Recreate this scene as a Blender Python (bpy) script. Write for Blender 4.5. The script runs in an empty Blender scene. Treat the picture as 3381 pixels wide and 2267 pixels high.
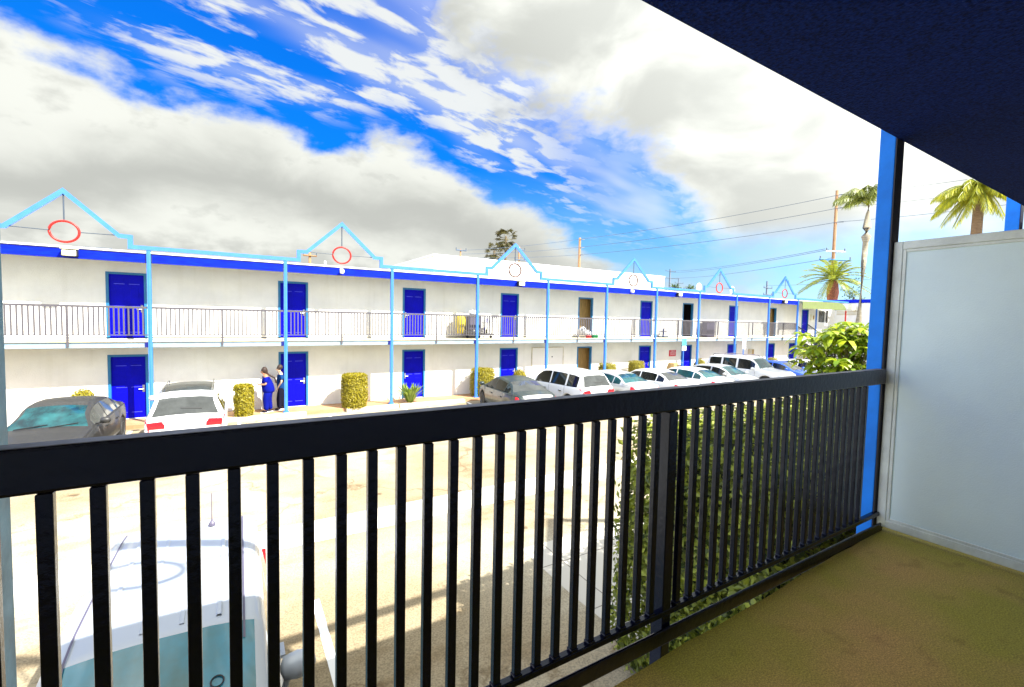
import bpy, math, random
from mathutils import Vector, Matrix
random.seed(7)
D = bpy.data
sc = bpy.context.scene
COL = sc.collection
R = math.radians

# ------------------------------------------------------------------ materials
def _nodes(name):
    m = D.materials.new(name); m.use_nodes = True
    nt = m.node_tree
    return m, nt, nt.nodes['Principled BSDF']

def mat(name, col, rough=.6, metal=0.0, var=.12, scale=3.0, bump=0.0, bscale=60.0, col2=None, spec=.5, stretch=(1, 1, 1), detail=5, coat=0.0):
    m, nt, b = _nodes(name)
    N = nt.nodes; L = nt.links
    tc = N.new('ShaderNodeTexCoord'); mp = N.new('ShaderNodeMapping'); mp.inputs['Scale'].default_value = stretch
    L.new(tc.outputs['Object'], mp.inputs['Vector'])
    no = N.new('ShaderNodeTexNoise'); no.inputs['Scale'].default_value = scale; no.inputs['Detail'].default_value = detail
    no.inputs['Roughness'].default_value = .6
    L.new(mp.outputs[0], no.inputs['Vector'])
    cr = N.new('ShaderNodeValToRGB')
    c2 = col2 if col2 else tuple(c * (1 - var) for c in col)
    c1 = col if col2 else tuple(min(1, c * (1 + var * .6)) for c in col)
    cr.color_ramp.elements[0].position = .35; cr.color_ramp.elements[0].color = (*c2, 1)
    cr.color_ramp.elements[1].position = .68; cr.color_ramp.elements[1].color = (*c1, 1)
    L.new(no.outputs['Fac'], cr.inputs[0]); L.new(cr.outputs[0], b.inputs['Base Color'])
    b.inputs['Roughness'].default_value = rough; b.inputs['Metallic'].default_value = metal
    b.inputs['Specular IOR Level'].default_value = spec
    if coat:
        b.inputs['Coat Weight'].default_value = coat; b.inputs['Coat Roughness'].default_value = .05
    if bump:
        n2 = N.new('ShaderNodeTexNoise'); n2.inputs['Scale'].default_value = bscale; n2.inputs['Detail'].default_value = 4
        L.new(tc.outputs['Object'], n2.inputs['Vector'])
        bp = N.new('ShaderNodeBump'); bp.inputs['Strength'].default_value = bump; bp.inputs['Distance'].default_value = .02
        L.new(n2.outputs['Fac'], bp.inputs['Height']); L.new(bp.outputs[0], b.inputs['Normal'])
    return m

def leafmat(name, c1, c2, trans=.35):
    m, nt, b = _nodes(name); N = nt.nodes; L = nt.links
    g = N.new('ShaderNodeNewGeometry'); cr = N.new('ShaderNodeValToRGB')
    cr.color_ramp.elements[0].color = (*c2, 1); cr.color_ramp.elements[1].color = (*c1, 1)
    L.new(g.outputs['Random Per Island'], cr.inputs[0]); L.new(cr.outputs[0], b.inputs['Base Color'])
    b.inputs['Roughness'].default_value = .45
    t = N.new('ShaderNodeBsdfTranslucent'); L.new(cr.outputs[0], t.inputs['Color'])
    mx = N.new('ShaderNodeMixShader'); mx.inputs[0].default_value = trans
    L.new(b.outputs[0], mx.inputs[1]); L.new(t.outputs[0], mx.inputs[2])
    L.new(mx.outputs[0], N['Material Output'].inputs[0])
    return m

M = {}
M['rail'] = mat('black_rail_paint', (.0015, .002, .010), .22, var=.5, scale=9, bump=.10, bscale=40, spec=.42)
M['rail'].node_tree.nodes['Principled BSDF'].inputs['Specular Tint'].default_value = (.60, .72, 1, 1)
M['railsheen'] = mat('rail_top_sheen', (.16, .17, .20), .6, var=.4, scale=12, detail=8)  # sky light on the rail's top face, put into a pale colour
M['railgrey'] = mat('grey_rail_paint', (.085, .078, .09), .5)
M['post'] = mat('blue_post_paint', (.006, .23, .95), .5, spec=.25, var=.15, scale=5, bump=.1, bscale=30)
M['postglare'] = mat('steel_blue_post_glare', (.13, .33, .46), .55, var=.3, scale=9, bump=.2, bscale=25)  # same post paint, with the glare on it put into the colour
M['postshade'] = mat('navy_post_shade', (.004, .006, .02), .5)  # shade on the posts' balcony side, put into the colour
M['ltblue'] = mat('light_blue_trim', (.055, .20, .68), .5, var=.10, scale=4, spec=.3)
M['beam'] = mat('cobalt_beam_paint', (.001, .024, .62), .6, spec=.1, col2=(.001, .008, .40), scale=2.2, stretch=(1, 1, 9))
M['beamdark'] = mat('navy_beam_edge', (.002, .006, .16), .5)
M['door'] = mat('cobalt_door_paint', (.001, .001, .46), .5, var=.15, spec=.12)
M['doorhi'] = mat('door_moulding_highlight', (.07, .08, .78), .25, var=.1)  # highlight along the panels' lower edges, put into a lighter blue
M['doorframe'] = mat('teal_door_frame', (.018, .17, .36), .45)
M['stucco'] = mat('white_stucco', (.84, .83, .76), .9, var=.07, scale=1.1, bump=.5, bscale=55)
def stain(m, amt=.10):
    nt = m.node_tree; N = nt.nodes; L = nt.links; b = N['Principled BSDF']; src = b.inputs['Base Color'].links[0].from_socket
    tc = N.new('ShaderNodeTexCoord'); mp = N.new('ShaderNodeMapping'); mp.inputs['Scale'].default_value = (3.2, 1, .22); L.new(tc.outputs['Object'], mp.inputs[0])
    n = N.new('ShaderNodeTexNoise'); n.inputs['Scale'].default_value = 1.6; n.inputs['Detail'].default_value = 7; L.new(mp.outputs[0], n.inputs['Vector'])
    r = N.new('ShaderNodeValToRGB'); r.color_ramp.elements[0].position = .30; r.color_ramp.elements[0].color = (1 - amt * 2, 1 - amt * 2.2, 1 - amt * 3, 1)
    r.color_ramp.elements[1].position = .47; r.color_ramp.elements[1].color = (1, 1, 1, 1); L.new(n.outputs['Fac'], r.inputs[0])
    x = N.new('ShaderNodeMixRGB'); x.blend_type = 'MULTIPLY'; x.inputs[0].default_value = 1; L.new(src, x.inputs[1]); L.new(r.outputs[0], x.inputs[2]); L.new(x.outputs[0], b.inputs['Base Color'])
stain(M['stucco'], .018)
M['backwall'] = mat('beige_room_wall', (.80, .78, .72), .9)
M['stucco2'] = mat('white_block_wall', (.80, .79, .74), .9, var=.05, scale=.4)
M['white'] = mat('white_paint', (.80, .81, .80), .5, var=.05)
M['partition'] = mat('pale_partition_paint', (.74, .92, .99), .5, var=.06, scale=1.5, bump=.12, bscale=160)
M['partframe'] = mat('pale_frame_paint', (.72, .80, .78), .45, var=.14, scale=7, bump=.2, bscale=30)
M['soffit'] = mat('navy_textured_soffit', (.004, .026, .20), .95, spec=.1, col2=(.001, .006, .05), scale=70, bump=.6, bscale=90)
M['slabedge'] = mat('blue_grey_concrete', (.27, .38, .48), .8, var=.2, scale=3, stretch=(1, 1, 4))
M['walkdeck'] = mat('tan_deck_coating', (.62, .53, .36), .8, var=.2)
M['pave'] = mat('tan_pavement', (.50, .29, .15), .85, col2=(.36, .20, .10), scale=1.6, bump=.3)
M['kerb'] = mat('cream_kerb', (.62, .56, .40), .85, var=.25, scale=4)
M['concrete'] = mat('pale_concrete', (.60, .57, .50), .9, var=.2, scale=1.5, bump=.2)
M['steel'] = mat('brushed_steel', (.55, .56, .58), .3, metal=.9)
M['red'] = mat('red_ring_paint', (.50, .012, .006), .4)
M['reddk'] = mat('brick_red_paint', (.06, .008, .005), .6)
M['rod'] = mat('dark_rod', (.05, .07, .10), .5)
M['lamp'] = mat('lamp_lens', (.85, .80, .55), .25)
M['black'] = mat('black_plastic', (.012, .012, .014), .5)
M['rubber'] = mat('tyre_rubber', (.02, .02, .02), .8)
M['rim'] = mat('alloy_rim', (.5, .5, .52), .3, metal=.8)
M['wood'] = mat('pole_wood', (.30, .16, .07), .85, var=.3, scale=3, stretch=(6, 6, 1))
M['olive'] = mat('olive_canvas', (.15, .19, .06), .8)
M['cream'] = mat('cream_canvas', (.75, .74, .60), .8)
M['tan'] = mat('tan_door_panel', (.42, .26, .08), .6, var=.3, scale=2, stretch=(8, 1, 1))
M['brown'] = mat('brown_curtain', (.13, .045, .015), .7)
M['dark'] = mat('dark_interior', (.006, .005, .008), .8)
M['yellow'] = mat('yellow_bag', (.75, .60, .03), .5, bump=.3, bscale=12)
M['cartgrey'] = mat('grey_cart_plastic', (.10, .09, .14), .5)
M['linen'] = mat('white_linen', (.8, .8, .8), .8, bump=.4, bscale=10)
M['wire'] = mat('dark_cable', (.06, .09, .14), .6)
M['skinA'] = mat('warm_brown_skin', (.42, .20, .11), .5, var=.05)
M['skinB'] = mat('light_tan_skin', (.62, .40, .26), .5, var=.05)
M['scrubs'] = mat('royal_blue_scrubs', (.003, .008, .22), .9, spec=.08, bump=.3, bscale=20)
M['denim'] = mat('steel_blue_shirt', (.006, .04, .15), .9, spec=.1)
M['blackcloth'] = mat('black_cloth', (.008, .008, .02), .9, spec=.1)
M['hair'] = mat('dark_brown_hair', (.035, .018, .012), .6, bump=.5, bscale=50)
M['binbeige'] = mat('beige_bin_stone', (.40, .27, .10), .8, bump=.4)
M['signblue'] = mat('blue_sign_face', (.09, .50, .85), .4)
M['signwhite'] = mat('white_sign_face', (.80, .84, .86), .4)
M['signred'] = mat('red_sign_face', (.62, .02, .03), .4)
M['bark'] = mat('palm_bark', (.30, .20, .11), .9, col2=(.17, .10, .05), scale=5, stretch=(1, 1, 6), bump=.7, bscale=18)
M['barkgrey'] = mat('grey_palm_bark', (.34, .30, .22), .9, col2=(.2, .17, .11), scale=3, stretch=(1, 1, 6), bump=.6, bscale=14)
M['pineapple'] = mat('date_palm_bark', (.40, .13, .05), .9, col2=(.16, .06, .02), scale=9, bump=1.0, bscale=10)
M['branch'] = mat('branch_bark', (.12, .09, .05), .9)
M['lf_clip'] = leafmat('clipped_shrub_leaves', (.42, .35, .012), (.22, .19, .008))
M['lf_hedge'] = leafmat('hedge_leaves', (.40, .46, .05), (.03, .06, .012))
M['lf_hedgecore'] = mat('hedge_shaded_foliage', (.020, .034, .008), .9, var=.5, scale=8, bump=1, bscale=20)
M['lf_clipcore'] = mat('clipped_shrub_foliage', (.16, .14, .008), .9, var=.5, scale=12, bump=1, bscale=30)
M['lf_bop'] = leafmat('strap_leaves', (.30, .38, .05), (.10, .17, .03))
M['lf_tree'] = leafmat('broad_tree_leaves', (.48, .56, .02), (.13, .24, .015))
M['lf_palm'] = leafmat('palm_leaflets', (.27, .30, .04), (.10, .14, .03))
M['lf_palmy'] = leafmat('sunny_palm_leaflets', (.40, .42, .02), (.16, .22, .02))
M['lf_gold'] = leafmat('golden_palm_leaflets', (.62, .58, .03), (.24, .30, .02))
M['lf_fan'] = leafmat('fan_palm_leaves', (.10, .085, .02), (.03, .03, .008), .15)
M['lf_far'] = leafmat('far_leaves', (.10, .16, .04), (.04, .08, .02))

def carpaint(name, col, rough=.25, metal=0.0):
    return mat(name, col, rough, metal=metal, var=.02, scale=1, coat=(.15 if max(col) < .1 else .6))
M['p_white'] = carpaint('white_car_paint', (.78, .79, .78))
M['p_van'] = carpaint('pale_van_paint', (.40, .44, .50), .35)
M['p_silver'] = carpaint('silver_car_paint', (.52, .54, .55), .3, .4)
M['p_dark'] = carpaint('dark_grey_car_paint', (.022, .022, .022), .5, .0)
M['p_green'] = carpaint('green_grey_car_paint', (.018, .030, .030), .3, .0)
M['p_blue'] = carpaint('blue_car_paint', (.02, .10, .55), .22, .3)
M['g_dark'] = mat('dark_car_glass', (.006, .008, .007), .04, var=.5, scale=4, spec=.5)
M['g_teal'] = mat('teal_tinted_glass', (.015, .10, .11), .05, col2=(.004, .02, .028), scale=2.3, spec=.6)
M['g_van'] = mat('cyan_windshield_glass', (.010, .20, .30), .04, col2=(.03, .10, .09), scale=1.8, spec=.8)
M['g_grey'] = mat('grey_tinted_glass', (.05, .055, .055), .06, var=.3, spec=.5)
M['taillight'] = mat('red_tail_light', (.75, .012, .02), .2)
M['headlight'] = mat('clear_headlight', (.6, .63, .65), .1)
M['chrome'] = mat('chrome_trim', (.7, .7, .7), .15, metal=1)

# soffit stipple, balcony floor, asphalt: richer node set-ups
def floor_mat():
    m, nt, b = _nodes('brown_balcony_coating'); N = nt.nodes; L = nt.links
    tc = N.new('ShaderNodeTexCoord')
    a = N.new('ShaderNodeTexNoise'); a.inputs['Scale'].default_value = 1.3; a.inputs['Detail'].default_value = 3
    g = N.new('ShaderNodeTexNoise'); g.inputs['Scale'].default_value = 170; g.inputs['Detail'].default_value = 3
    s = N.new('ShaderNodeTexNoise'); s.inputs['Scale'].default_value = 9; s.inputs['Detail'].default_value = 6
    for n in (a, g, s): L.new(tc.outputs['Object'], n.inputs['Vector'])
    cr = N.new('ShaderNodeValToRGB')
    cr.color_ramp.elements[0].position = .38; cr.color_ramp.elements[0].color = (.36, .30, .03, 1)
    cr.color_ramp.elements[1].position = .62; cr.color_ramp.elements[1].color = (.52, .30, .09, 1)
    L.new(a.outputs['Fac'], cr.inputs[0])
    gr = N.new('ShaderNodeValToRGB'); gr.color_ramp.elements[0].position = .36; gr.color_ramp.elements[0].color = (.62, .62, .62, 1)
    gr.color_ramp.elements[1].position = .66; gr.color_ramp.elements[1].color = (1.3, 1.3, 1.3, 1)
    L.new(g.outputs['Fac'], gr.inputs[0])
    sr = N.new('ShaderNodeValToRGB'); sr.color_ramp.elements[0].position = .24; sr.color_ramp.elements[0].color = (.7, .65, .6, 1)
    sr.color_ramp.elements[1].position = .40; sr.color_ramp.elements[1].color = (1, 1, 1, 1)
    L.new(s.outputs['Fac'], sr.inputs[0])
    m1 = N.new('ShaderNodeMixRGB'); m1.blend_type = 'MULTIPLY'; m1.inputs[0].default_value = 1
    m2 = N.new('ShaderNodeMixRGB'); m2.blend_type = 'MULTIPLY'; m2.inputs[0].default_value = 1
    L.new(cr.outputs[0], m1.inputs[1]); L.new(gr.outputs[0], m1.inputs[2])
    L.new(m1.outputs[0], m2.inputs[1]); L.new(sr.outputs[0], m2.inputs[2]); L.new(m2.outputs[0], b.inputs['Base Color'])
    bp = N.new('ShaderNodeBump'); bp.inputs['Strength'].default_value = .15; bp.inputs['Distance'].default_value = .003
    L.new(g.outputs['Fac'], bp.inputs['Height']); L.new(bp.outputs[0], b.inputs['Normal'])
    b.inputs['Roughness'].default_value = .75
    return m
M['floor'] = floor_mat()

def asphalt_mat():
    m, nt, b = _nodes('weathered_asphalt'); N = nt.nodes; L = nt.links
    tc = N.new('ShaderNodeTexCoord')
    def noise(s, d=4, st=None):
        n = N.new('ShaderNodeTexNoise'); n.inputs['Scale'].default_value = s; n.inputs['Detail'].default_value = d
        if st:
            mp = N.new('ShaderNodeMapping'); mp.inputs['Scale'].default_value = st; L.new(tc.outputs['Object'], mp.inputs[0]); L.new(mp.outputs[0], n.inputs['Vector'])
        else: L.new(tc.outputs['Object'], n.inputs['Vector'])
        return n
    big = noise(.35, 3); grain = noise(45, 3); stain = noise(1.1, 4, (1, 2.2, 1)); oil = noise(2.3, 2)
    def ramp(src, p0, c0, p1, c1):
        r = N.new('ShaderNodeValToRGB'); r.color_ramp.elements[0].position = p0; r.color_ramp.elements[0].color = (*c0, 1)
        r.color_ramp.elements[1].position = p1; r.color_ramp.elements[1].color = (*c1, 1); L.new(src, r.inputs[0]); return r
    def mul(a, c):
        x = N.new('ShaderNodeMixRGB'); x.blend_type = 'MULTIPLY'; x.inputs[0].default_value = 1
        L.new(a, x.inputs[1]); L.new(c, x.inputs[2]); return x.outputs[0]
    c = ramp(big.outputs['Fac'], .35, (.27, .215, .13), .60, (.39, .345, .25)).outputs[0]
    c = mul(c, ramp(grain.outputs['Fac'], .3, (.62, .62, .62), .62, (1.12, 1.12, 1.12)).outputs[0])
    c = mul(c, ramp(stain.outputs['Fac'], .33, (.80, .75, .68), .48, (1, 1, 1)).outputs[0])
    c = mul(c, ramp(oil.outputs['Fac'], .25, (.5, .44, .38), .29, (1, 1, 1)).outputs[0])
    # cracks
    wn = noise(1.6, 4)
    mix = N.new('ShaderNodeMixRGB'); mix.inputs[0].default_value = .55
    L.new(tc.outputs['Object'], mix.inputs[1]); L.new(wn.outputs['Color'], mix.inputs[2])
    vo = N.new('ShaderNodeTexVoronoi'); vo.feature = 'DISTANCE_TO_EDGE'; vo.inputs['Scale'].default_value = .42
    L.new(mix.outputs[0], vo.inputs['Vector'])
    c = mul(c, ramp(vo.outputs['Distance'], .0, (.64, .58, .5), .010, (1, 1, 1)).outputs[0])
    L.new(c, b.inputs['Base Color'])
    bp = N.new('ShaderNodeBump'); bp.inputs['Strength'].default_value = .4; bp.inputs['Distance'].default_value = .01
    L.new(grain.outputs['Fac'], bp.inputs['Height']); L.new(bp.outputs[0], b.inputs['Normal'])
    b.inputs['Roughness'].default_value = .9
    return m
M['asphalt'] = asphalt_mat()

def jointed_mat():
    m, nt, b = _nodes('jointed_concrete'); N = nt.nodes; L = nt.links
    tc = N.new('ShaderNodeTexCoord'); br = N.new('ShaderNodeTexBrick')
    br.inputs['Color1'].default_value = (.56, .53, .46, 1); br.inputs['Color2'].default_value = (.50, .47, .41, 1)
    br.inputs['Mortar'].default_value = (.22, .2, .17, 1); br.inputs['Scale'].default_value = 1
    br.inputs['Brick Width'].default_value = 1.25; br.inputs['Row Height'].default_value = 1.25; br.inputs['Mortar Size'].default_value = .012
    br.offset = 0; L.new(tc.outputs['Object'], br.inputs['Vector']); L.new(br.outputs['Color'], b.inputs['Base Color'])
    b.inputs['Roughness'].default_value = .9
    return m
M['jointed'] = jointed_mat()

# ------------------------------------------------------------------ mesh helper
class MB:
    def __init__(s): s.v = []; s.f = []
    def add(s, vs, fs):
        o = len(s.v); s.v += [tuple(p) for p in vs]; s.f += [tuple(i + o for i in f) for f in fs]; return s
    def box(s, x0, x1, y0, y1, z0, z1):
        return s.add([(x0, y0, z0), (x1, y0, z0), (x1, y1, z0), (x0, y1, z0), (x0, y0, z1), (x1, y0, z1), (x1, y1, z1), (x0, y1, z1)],
                     [(0, 3, 2, 1), (4, 5, 6, 7), (0, 1, 5, 4), (1, 2, 6, 5), (2, 3, 7, 6), (3, 0, 4, 7)])
    def tube(s, pts, r, n=8, cap=True):
        pts = [Vector(p) for p in pts]; rr = r if isinstance(r, (list, tuple)) else [r] * len(pts)
        rings = []; up = Vector((0, 0, 1))
        for i, p in enumerate(pts):
            d = (pts[min(i + 1, len(pts) - 1)] - pts[max(i - 1, 0)]).normalized()
            a = up.cross(d)
            if a.length < .05: a = Vector((1, 0, 0)).cross(d)
            a.normalize(); b = d.cross(a)
            rings.append([p + (a * math.cos(2 * math.pi * k / n) + b * math.sin(2 * math.pi * k / n)) * rr[i] for k in range(n)])
        vs = [q for ring in rings for q in ring]; fs = []
        for i in range(len(pts) - 1):
            for k in range(n):
                k2 = (k + 1) % n; fs.append((i * n + k, i * n + k2, (i + 1) * n + k2, (i + 1) * n + k))
        if cap: fs.append(tuple(range(n - 1, -1, -1))); fs.append(tuple((len(pts) - 1) * n + k for k in range(n)))
        return s.add(vs, fs)
    def lathe(s, prof, c=(0, 0, 0), n=16, axis='z'):
        vs = []; fs = []
        for (r, h) in prof:
            for k in range(n):
                a = 2 * math.pi * k / n; x, y = r * math.cos(a), r * math.sin(a)
                p = (x, y, h) if axis == 'z' else ((x, h, y) if axis == 'y' else (h, x, y))
                vs.append((p[0] + c[0], p[1] + c[1], p[2] + c[2]))
        for i in range(len(prof) - 1):
            for k in range(n):
                k2 = (k + 1) % n; fs.append((i * n + k, i * n + k2, (i + 1) * n + k2, (i + 1) * n + k))
        fs.append(tuple(range(n - 1, -1, -1))); fs.append(tuple((len(prof) - 1) * n + k for k in range(n)))
        return s.add(vs, fs)
    def prism(s, poly, y0, y1):   # polygon in XZ extruded along Y
        n = len(poly)
        vs = [(x, y0, z) for x, z in poly] + [(x, y1, z) for x, z in poly]
        return s.add(vs, [tuple(range(n)), tuple(range(2 * n - 1, n - 1, -1))] + [(i, i + n, (i + 1) % n + n, (i + 1) % n) for i in range(n)])
    def strip(s, path, w, y0, y1):   # band of width w (downwards/inwards) following an XZ path, extruded in Y
        n = len(path); inner = []
        for i, (x, z) in enumerate(path):
            a = Vector(path[max(i - 1, 0)]); b = Vector((x, z)); c = Vector(path[min(i + 1, n - 1)])
            d1 = (b - a).normalized() if i > 0 else (c - b).normalized(); d2 = (c - b).normalized() if i < n - 1 else d1
            n1 = Vector((d1.y, -d1.x)); n2 = Vector((d2.y, -d2.x)); m = (n1 + n2).normalized()
            inner.append(b + m * (w / max(.3, m.dot(n1))))
        for i in range(n - 1):
            s.prism([path[i], path[i + 1], tuple(inner[i + 1]), tuple(inner[i])], y0, y1) if False else None
        vs = []
        for p, q in zip(path, inner):
            vs += [(p[0], y0, p[1]), (p[0], y1, p[1]), (q[0], y1, q[1]), (q[0], y0, q[1])]
        fs = []
        for i in range(n - 1):
            for k in range(4):
                k2 = (k + 1) % 4; fs.append((i * 4 + k, i * 4 + k2, i * 4 + 4 + k2, i * 4 + 4 + k))
        fs += [(0, 3, 2, 1), tuple((n - 1) * 4 + k for k in range(4))]
        return s.add(vs, fs)
    def build(s, name, m, parent=None, smooth=False, bevel=0, world=True):
        me = D.meshes.new(name)
        off = Vector((0, 0, 0))
        if parent is not None and world:
            q = parent
            while q is not None: off += q.location; q = q.parent
        me.from_pydata([(x - off.x, y - off.y, z - off.z) for x, y, z in s.v], [], s.f); me.update()
        import bmesh
        bm = bmesh.new(); bm.from_mesh(me); bmesh.ops.recalc_face_normals(bm, faces=bm.faces)
        bm.to_mesh(me); bm.free()
        if smooth:
            me.polygons.foreach_set('use_smooth', [True] * len(me.polygons))
            if smooth != 'all':
                try: me.set_sharp_from_angle(angle=R(38))
                except Exception: pass
        me.materials.append(m)
        o = D.objects.new(name, me); COL.objects.link(o)
        if parent is not None: o.parent = parent
        if bevel:
            b = o.modifiers.new('b', 'BEVEL'); b.width = bevel; b.segments = 2; b.limit_method = 'ANGLE'
        return o

def leaves(mb, pts, size, var=.4, aspect=.5, nrm=None, flat=0.3):
    """leaf-shaped quads at the given points; nrm: outward normals to tilt around"""
    for i, p in enumerate(pts):
        s = size * random.uniform(1 - var, 1 + var)
        if nrm: n = (Vector(nrm[i]) + Vector((random.gauss(0, flat), random.gauss(0, flat), random.gauss(0, flat)))).normalized()
        else: n = Vector((random.gauss(0, 1), random.gauss(0, 1), random.gauss(0, 1))).normalized()
        a = n.cross(Vector((random.gauss(0, 1), random.gauss(0, 1), random.gauss(0, 1)))).normalized(); b = n.cross(a)
        P = Vector(p); l = a * s; w = b * s * aspect
        mb.add([P - l, P - w * .9 + n * s * .15, P + l, P + w * .9 + n * s * .15], [(0, 1, 2, 3)])

def tag(o, label=None, cat=None, group=None, kind=None):
    if label: o['label'] = label
    if cat: o['category'] = cat
    if group: o['group'] = group
    if kind: o['kind'] = kind
    return o
def thing(name, loc, label, cat, group=None, rz=0):
    o = D.objects.new(name, None); COL.objects.link(o); o.location = loc; o.rotation_euler = (0, 0, rz); o.empty_display_size = .2
    return tag(o, label, cat, group)
def struct(o): o['kind'] = 'structure'; return o
def copy_tree(o, parent=None):
    c = o.copy(); COL.objects.link(c)
    if parent is not None: c.parent = parent
    for ch in list(o.children): copy_tree(ch, c)
    return c

# ------------------------------------------------------------------ camera, light, sky
def cam_axes(yaw, pitch, roll):
    f = Vector((math.sin(yaw) * math.cos(pitch), math.cos(yaw) * math.cos(pitch), math.sin(pitch)))
    r = Vector((math.cos(yaw), -math.sin(yaw), 0)); u = r.cross(f)
    return r * math.cos(roll) + u * math.sin(roll), -r * math.sin(roll) + u * math.cos(roll), f
r_, u_, f_ = cam_axes(.552076, -.0531012, .0209295)
cd = D.cameras.new('camera'); co = D.objects.new('camera', cd); COL.objects.link(co)
co.matrix_world = Matrix(((r_.x, u_.x, -f_.x, 0), (r_.y, u_.y, -f_.y, 0), (r_.z, u_.z, -f_.z, 0), (0, 0, 0, 1)))
cd.sensor_width = 36; cd.lens = 36 * 1525.0 / 3381; cd.clip_start = .05; cd.clip_end = 2000
sc.camera = co

to_sun = Vector((.62, -1, 1.25)).normalized()
sun_el = math.asin(to_sun.z); sun_az = math.atan2(to_sun.x, to_sun.y)
sd = D.lights.new('sun', 'SUN'); sd.energy = 5.0; sd.angle = R(.5); sd.color = (1, .955, .87)
so = D.objects.new('sun', sd); COL.objects.link(so); so.rotation_euler = to_sun.to_track_quat('Z', 'Y').to_euler()

def build_world():
    w = D.worlds.new('World'); sc.world = w; w.use_nodes = True
    nt = w.node_tree; N = nt.nodes; L = nt.links
    for n in list(N): N.remove(n)
    out = N.new('ShaderNodeOutputWorld'); bg = N.new('ShaderNodeBackground'); bg.inputs['Strength'].default_value = .1
    L.new(bg.outputs[0], out.inputs[0])
    sky = N.new('ShaderNodeTexSky'); sky.sky_type = 'NISHITA'; sky.sun_disc = False
    sky.sun_elevation = sun_el; sky.sun_rotation = sun_az; sky.air_density = 1.0; sky.dust_density = .4; sky.ozone_density = 2.5
    tc = N.new('ShaderNodeTexCoord'); sp = N.new('ShaderNodeSeparateXYZ'); L.new(tc.outputs['Generated'], sp.inputs[0])
    def ma(op, a, b=None, c=None, clamp=False):
        n = N.new('ShaderNodeMath'); n.operation = op; n.use_clamp = clamp
        for i, v in enumerate((a, b, c)):
            if v is None: continue
            if isinstance(v, (int, float)): n.inputs[i].default_value = v
            else: L.new(v, n.inputs[i])
        return n.outputs[0]
    x, y, z = sp.outputs
    az = ma('MULTIPLY', ma('ARCTAN2', x, y), 57.2958); el = ma('MULTIPLY', ma('ARCSINE', z), 57.2958)
    def comb(a, b, c=0.0):
        n = N.new('ShaderNodeCombineXYZ')
        for i, v in enumerate((a, b, c)):
            if isinstance(v, (int, float)): n.inputs[i].default_value = v
            else: L.new(v, n.inputs[i])
        return n.outputs[0]
    def noise(v, s, d=5, r=.55, dist=0):
        n = N.new('ShaderNodeTexNoise'); n.inputs['Scale'].default_value = s; n.inputs['Detail'].default_value = d
        n.inputs['Roughness'].default_value = r; n.inputs['Distortion'].default_value = dist; L.new(v, n.inputs['Vector']); return n.outputs['Fac']
    def sstep(v, a, b):
        n = N.new('ShaderNodeMapRange'); n.interpolation_type = 'SMOOTHSTEP'; L.new(v, n.inputs[0])
        n.inputs[1].default_value = a; n.inputs[2].default_value = b; return n.outputs[0]
    def curve(pts, lo=-40, hi=100, vmax=45.0):
        n = N.new('ShaderNodeFloatCurve'); c = n.mapping.curves[0]
        t = ma('DIVIDE', ma('SUBTRACT', az, lo), hi - lo, clamp=True); L.new(t, n.inputs['Value'])
        P = [((a - lo) / (hi - lo), e / vmax) for a, e in pts]
        while len(c.points) > 2: c.points.remove(c.points[1])
        c.points[0].location = P[0]; c.points[-1].location = P[-1]
        for p in P[1:-1]: c.points.new(*p)
        for p in c.points: p.handle_type = 'AUTO'
        n.mapping.update()
        return ma('MULTIPLY', n.outputs[0], vmax)
    Eb = curve([(-40, 24), (-16, 22.6), (-10, 21.2), (-4, 19.5), (3, 19.0), (12, 19.2), (17, 20), (22, 18.6), (26.5, 15.2), (33, 13.4), (36.5, 10.4), (42, 7.4), (49, 5.0), (60, 3), (100, 2)])
    Dk = curve([(-40, 8), (-16, 10.3), (-7.6, 12.4), (0, 13.6), (8, 12.7), (17, 12.6), (27, 10.4), (33, 8.6), (40, 5), (60, 2), (100, 1)])
    Er = curve([(-40, 44), (8, 44), (18, 40), (22, 33), (26, 28), (33, 25.2), (38, 22.3), (45, 19.5), (49, 16.5), (52, 12), (56, 8.5), (62, 6.5), (75, 4.5), (100, 3)])
    # vectors
    v1 = comb(ma('DIVIDE', az, 11), ma('DIVIDE', el, 6), 1.3)
    n1 = noise(v1, 1.0, 7, .55, .25); n1b = noise(v1, 2.7, 5, .55)
    zc = ma('ADD', ma('MAXIMUM', z, 0.02), .06)
    px = ma('DIVIDE', x, zc); py = ma('DIVIDE', y, zc)
    ca, sa = math.cos(R(13)), math.sin(R(13))
    qx = ma('ADD', ma('MULTIPLY', px, ca), ma('MULTIPLY', py, sa)); qy = ma('SUBTRACT', ma('MULTIPLY', py, ca), ma('MULTIPLY', px, sa))
    v2 = comb(ma('MULTIPLY', qx, 4.6), ma('MULTIPLY', qy, 9.5), 3.1)
    n2 = noise(v2, 1.0, 6, .56, .25)
    n2w = noise(comb(ma('MULTIPLY', qx, .8), ma('MULTIPLY', qy, 2.4), 7.7), 1.0, 3, .5)
    v3 = comb(ma('DIVIDE', az, 13), ma('DIVIDE', el, 7), 9.0); n3 = noise(v3, 1.0, 6, .5, .3)
    # densities
    wob = ma('MULTIPLY', ma('SUBTRACT', n1, .5), 9); wob2 = ma('MULTIPLY', ma('SUBTRACT', n1b, .5), 4)
    top = ma('SUBTRACT', ma('ADD', Eb, ma('ADD', wob, wob2)), el)
    dbank = sstep(top, -1.0, 1.6)
    thr = ma('ADD', n2, ma('MULTIPLY', ma('SUBTRACT', n2w, .5), .6))
    band = sstep(ma('SUBTRACT', el, ma('ADD', Eb, 2.2)), 0, 3.5)
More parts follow.
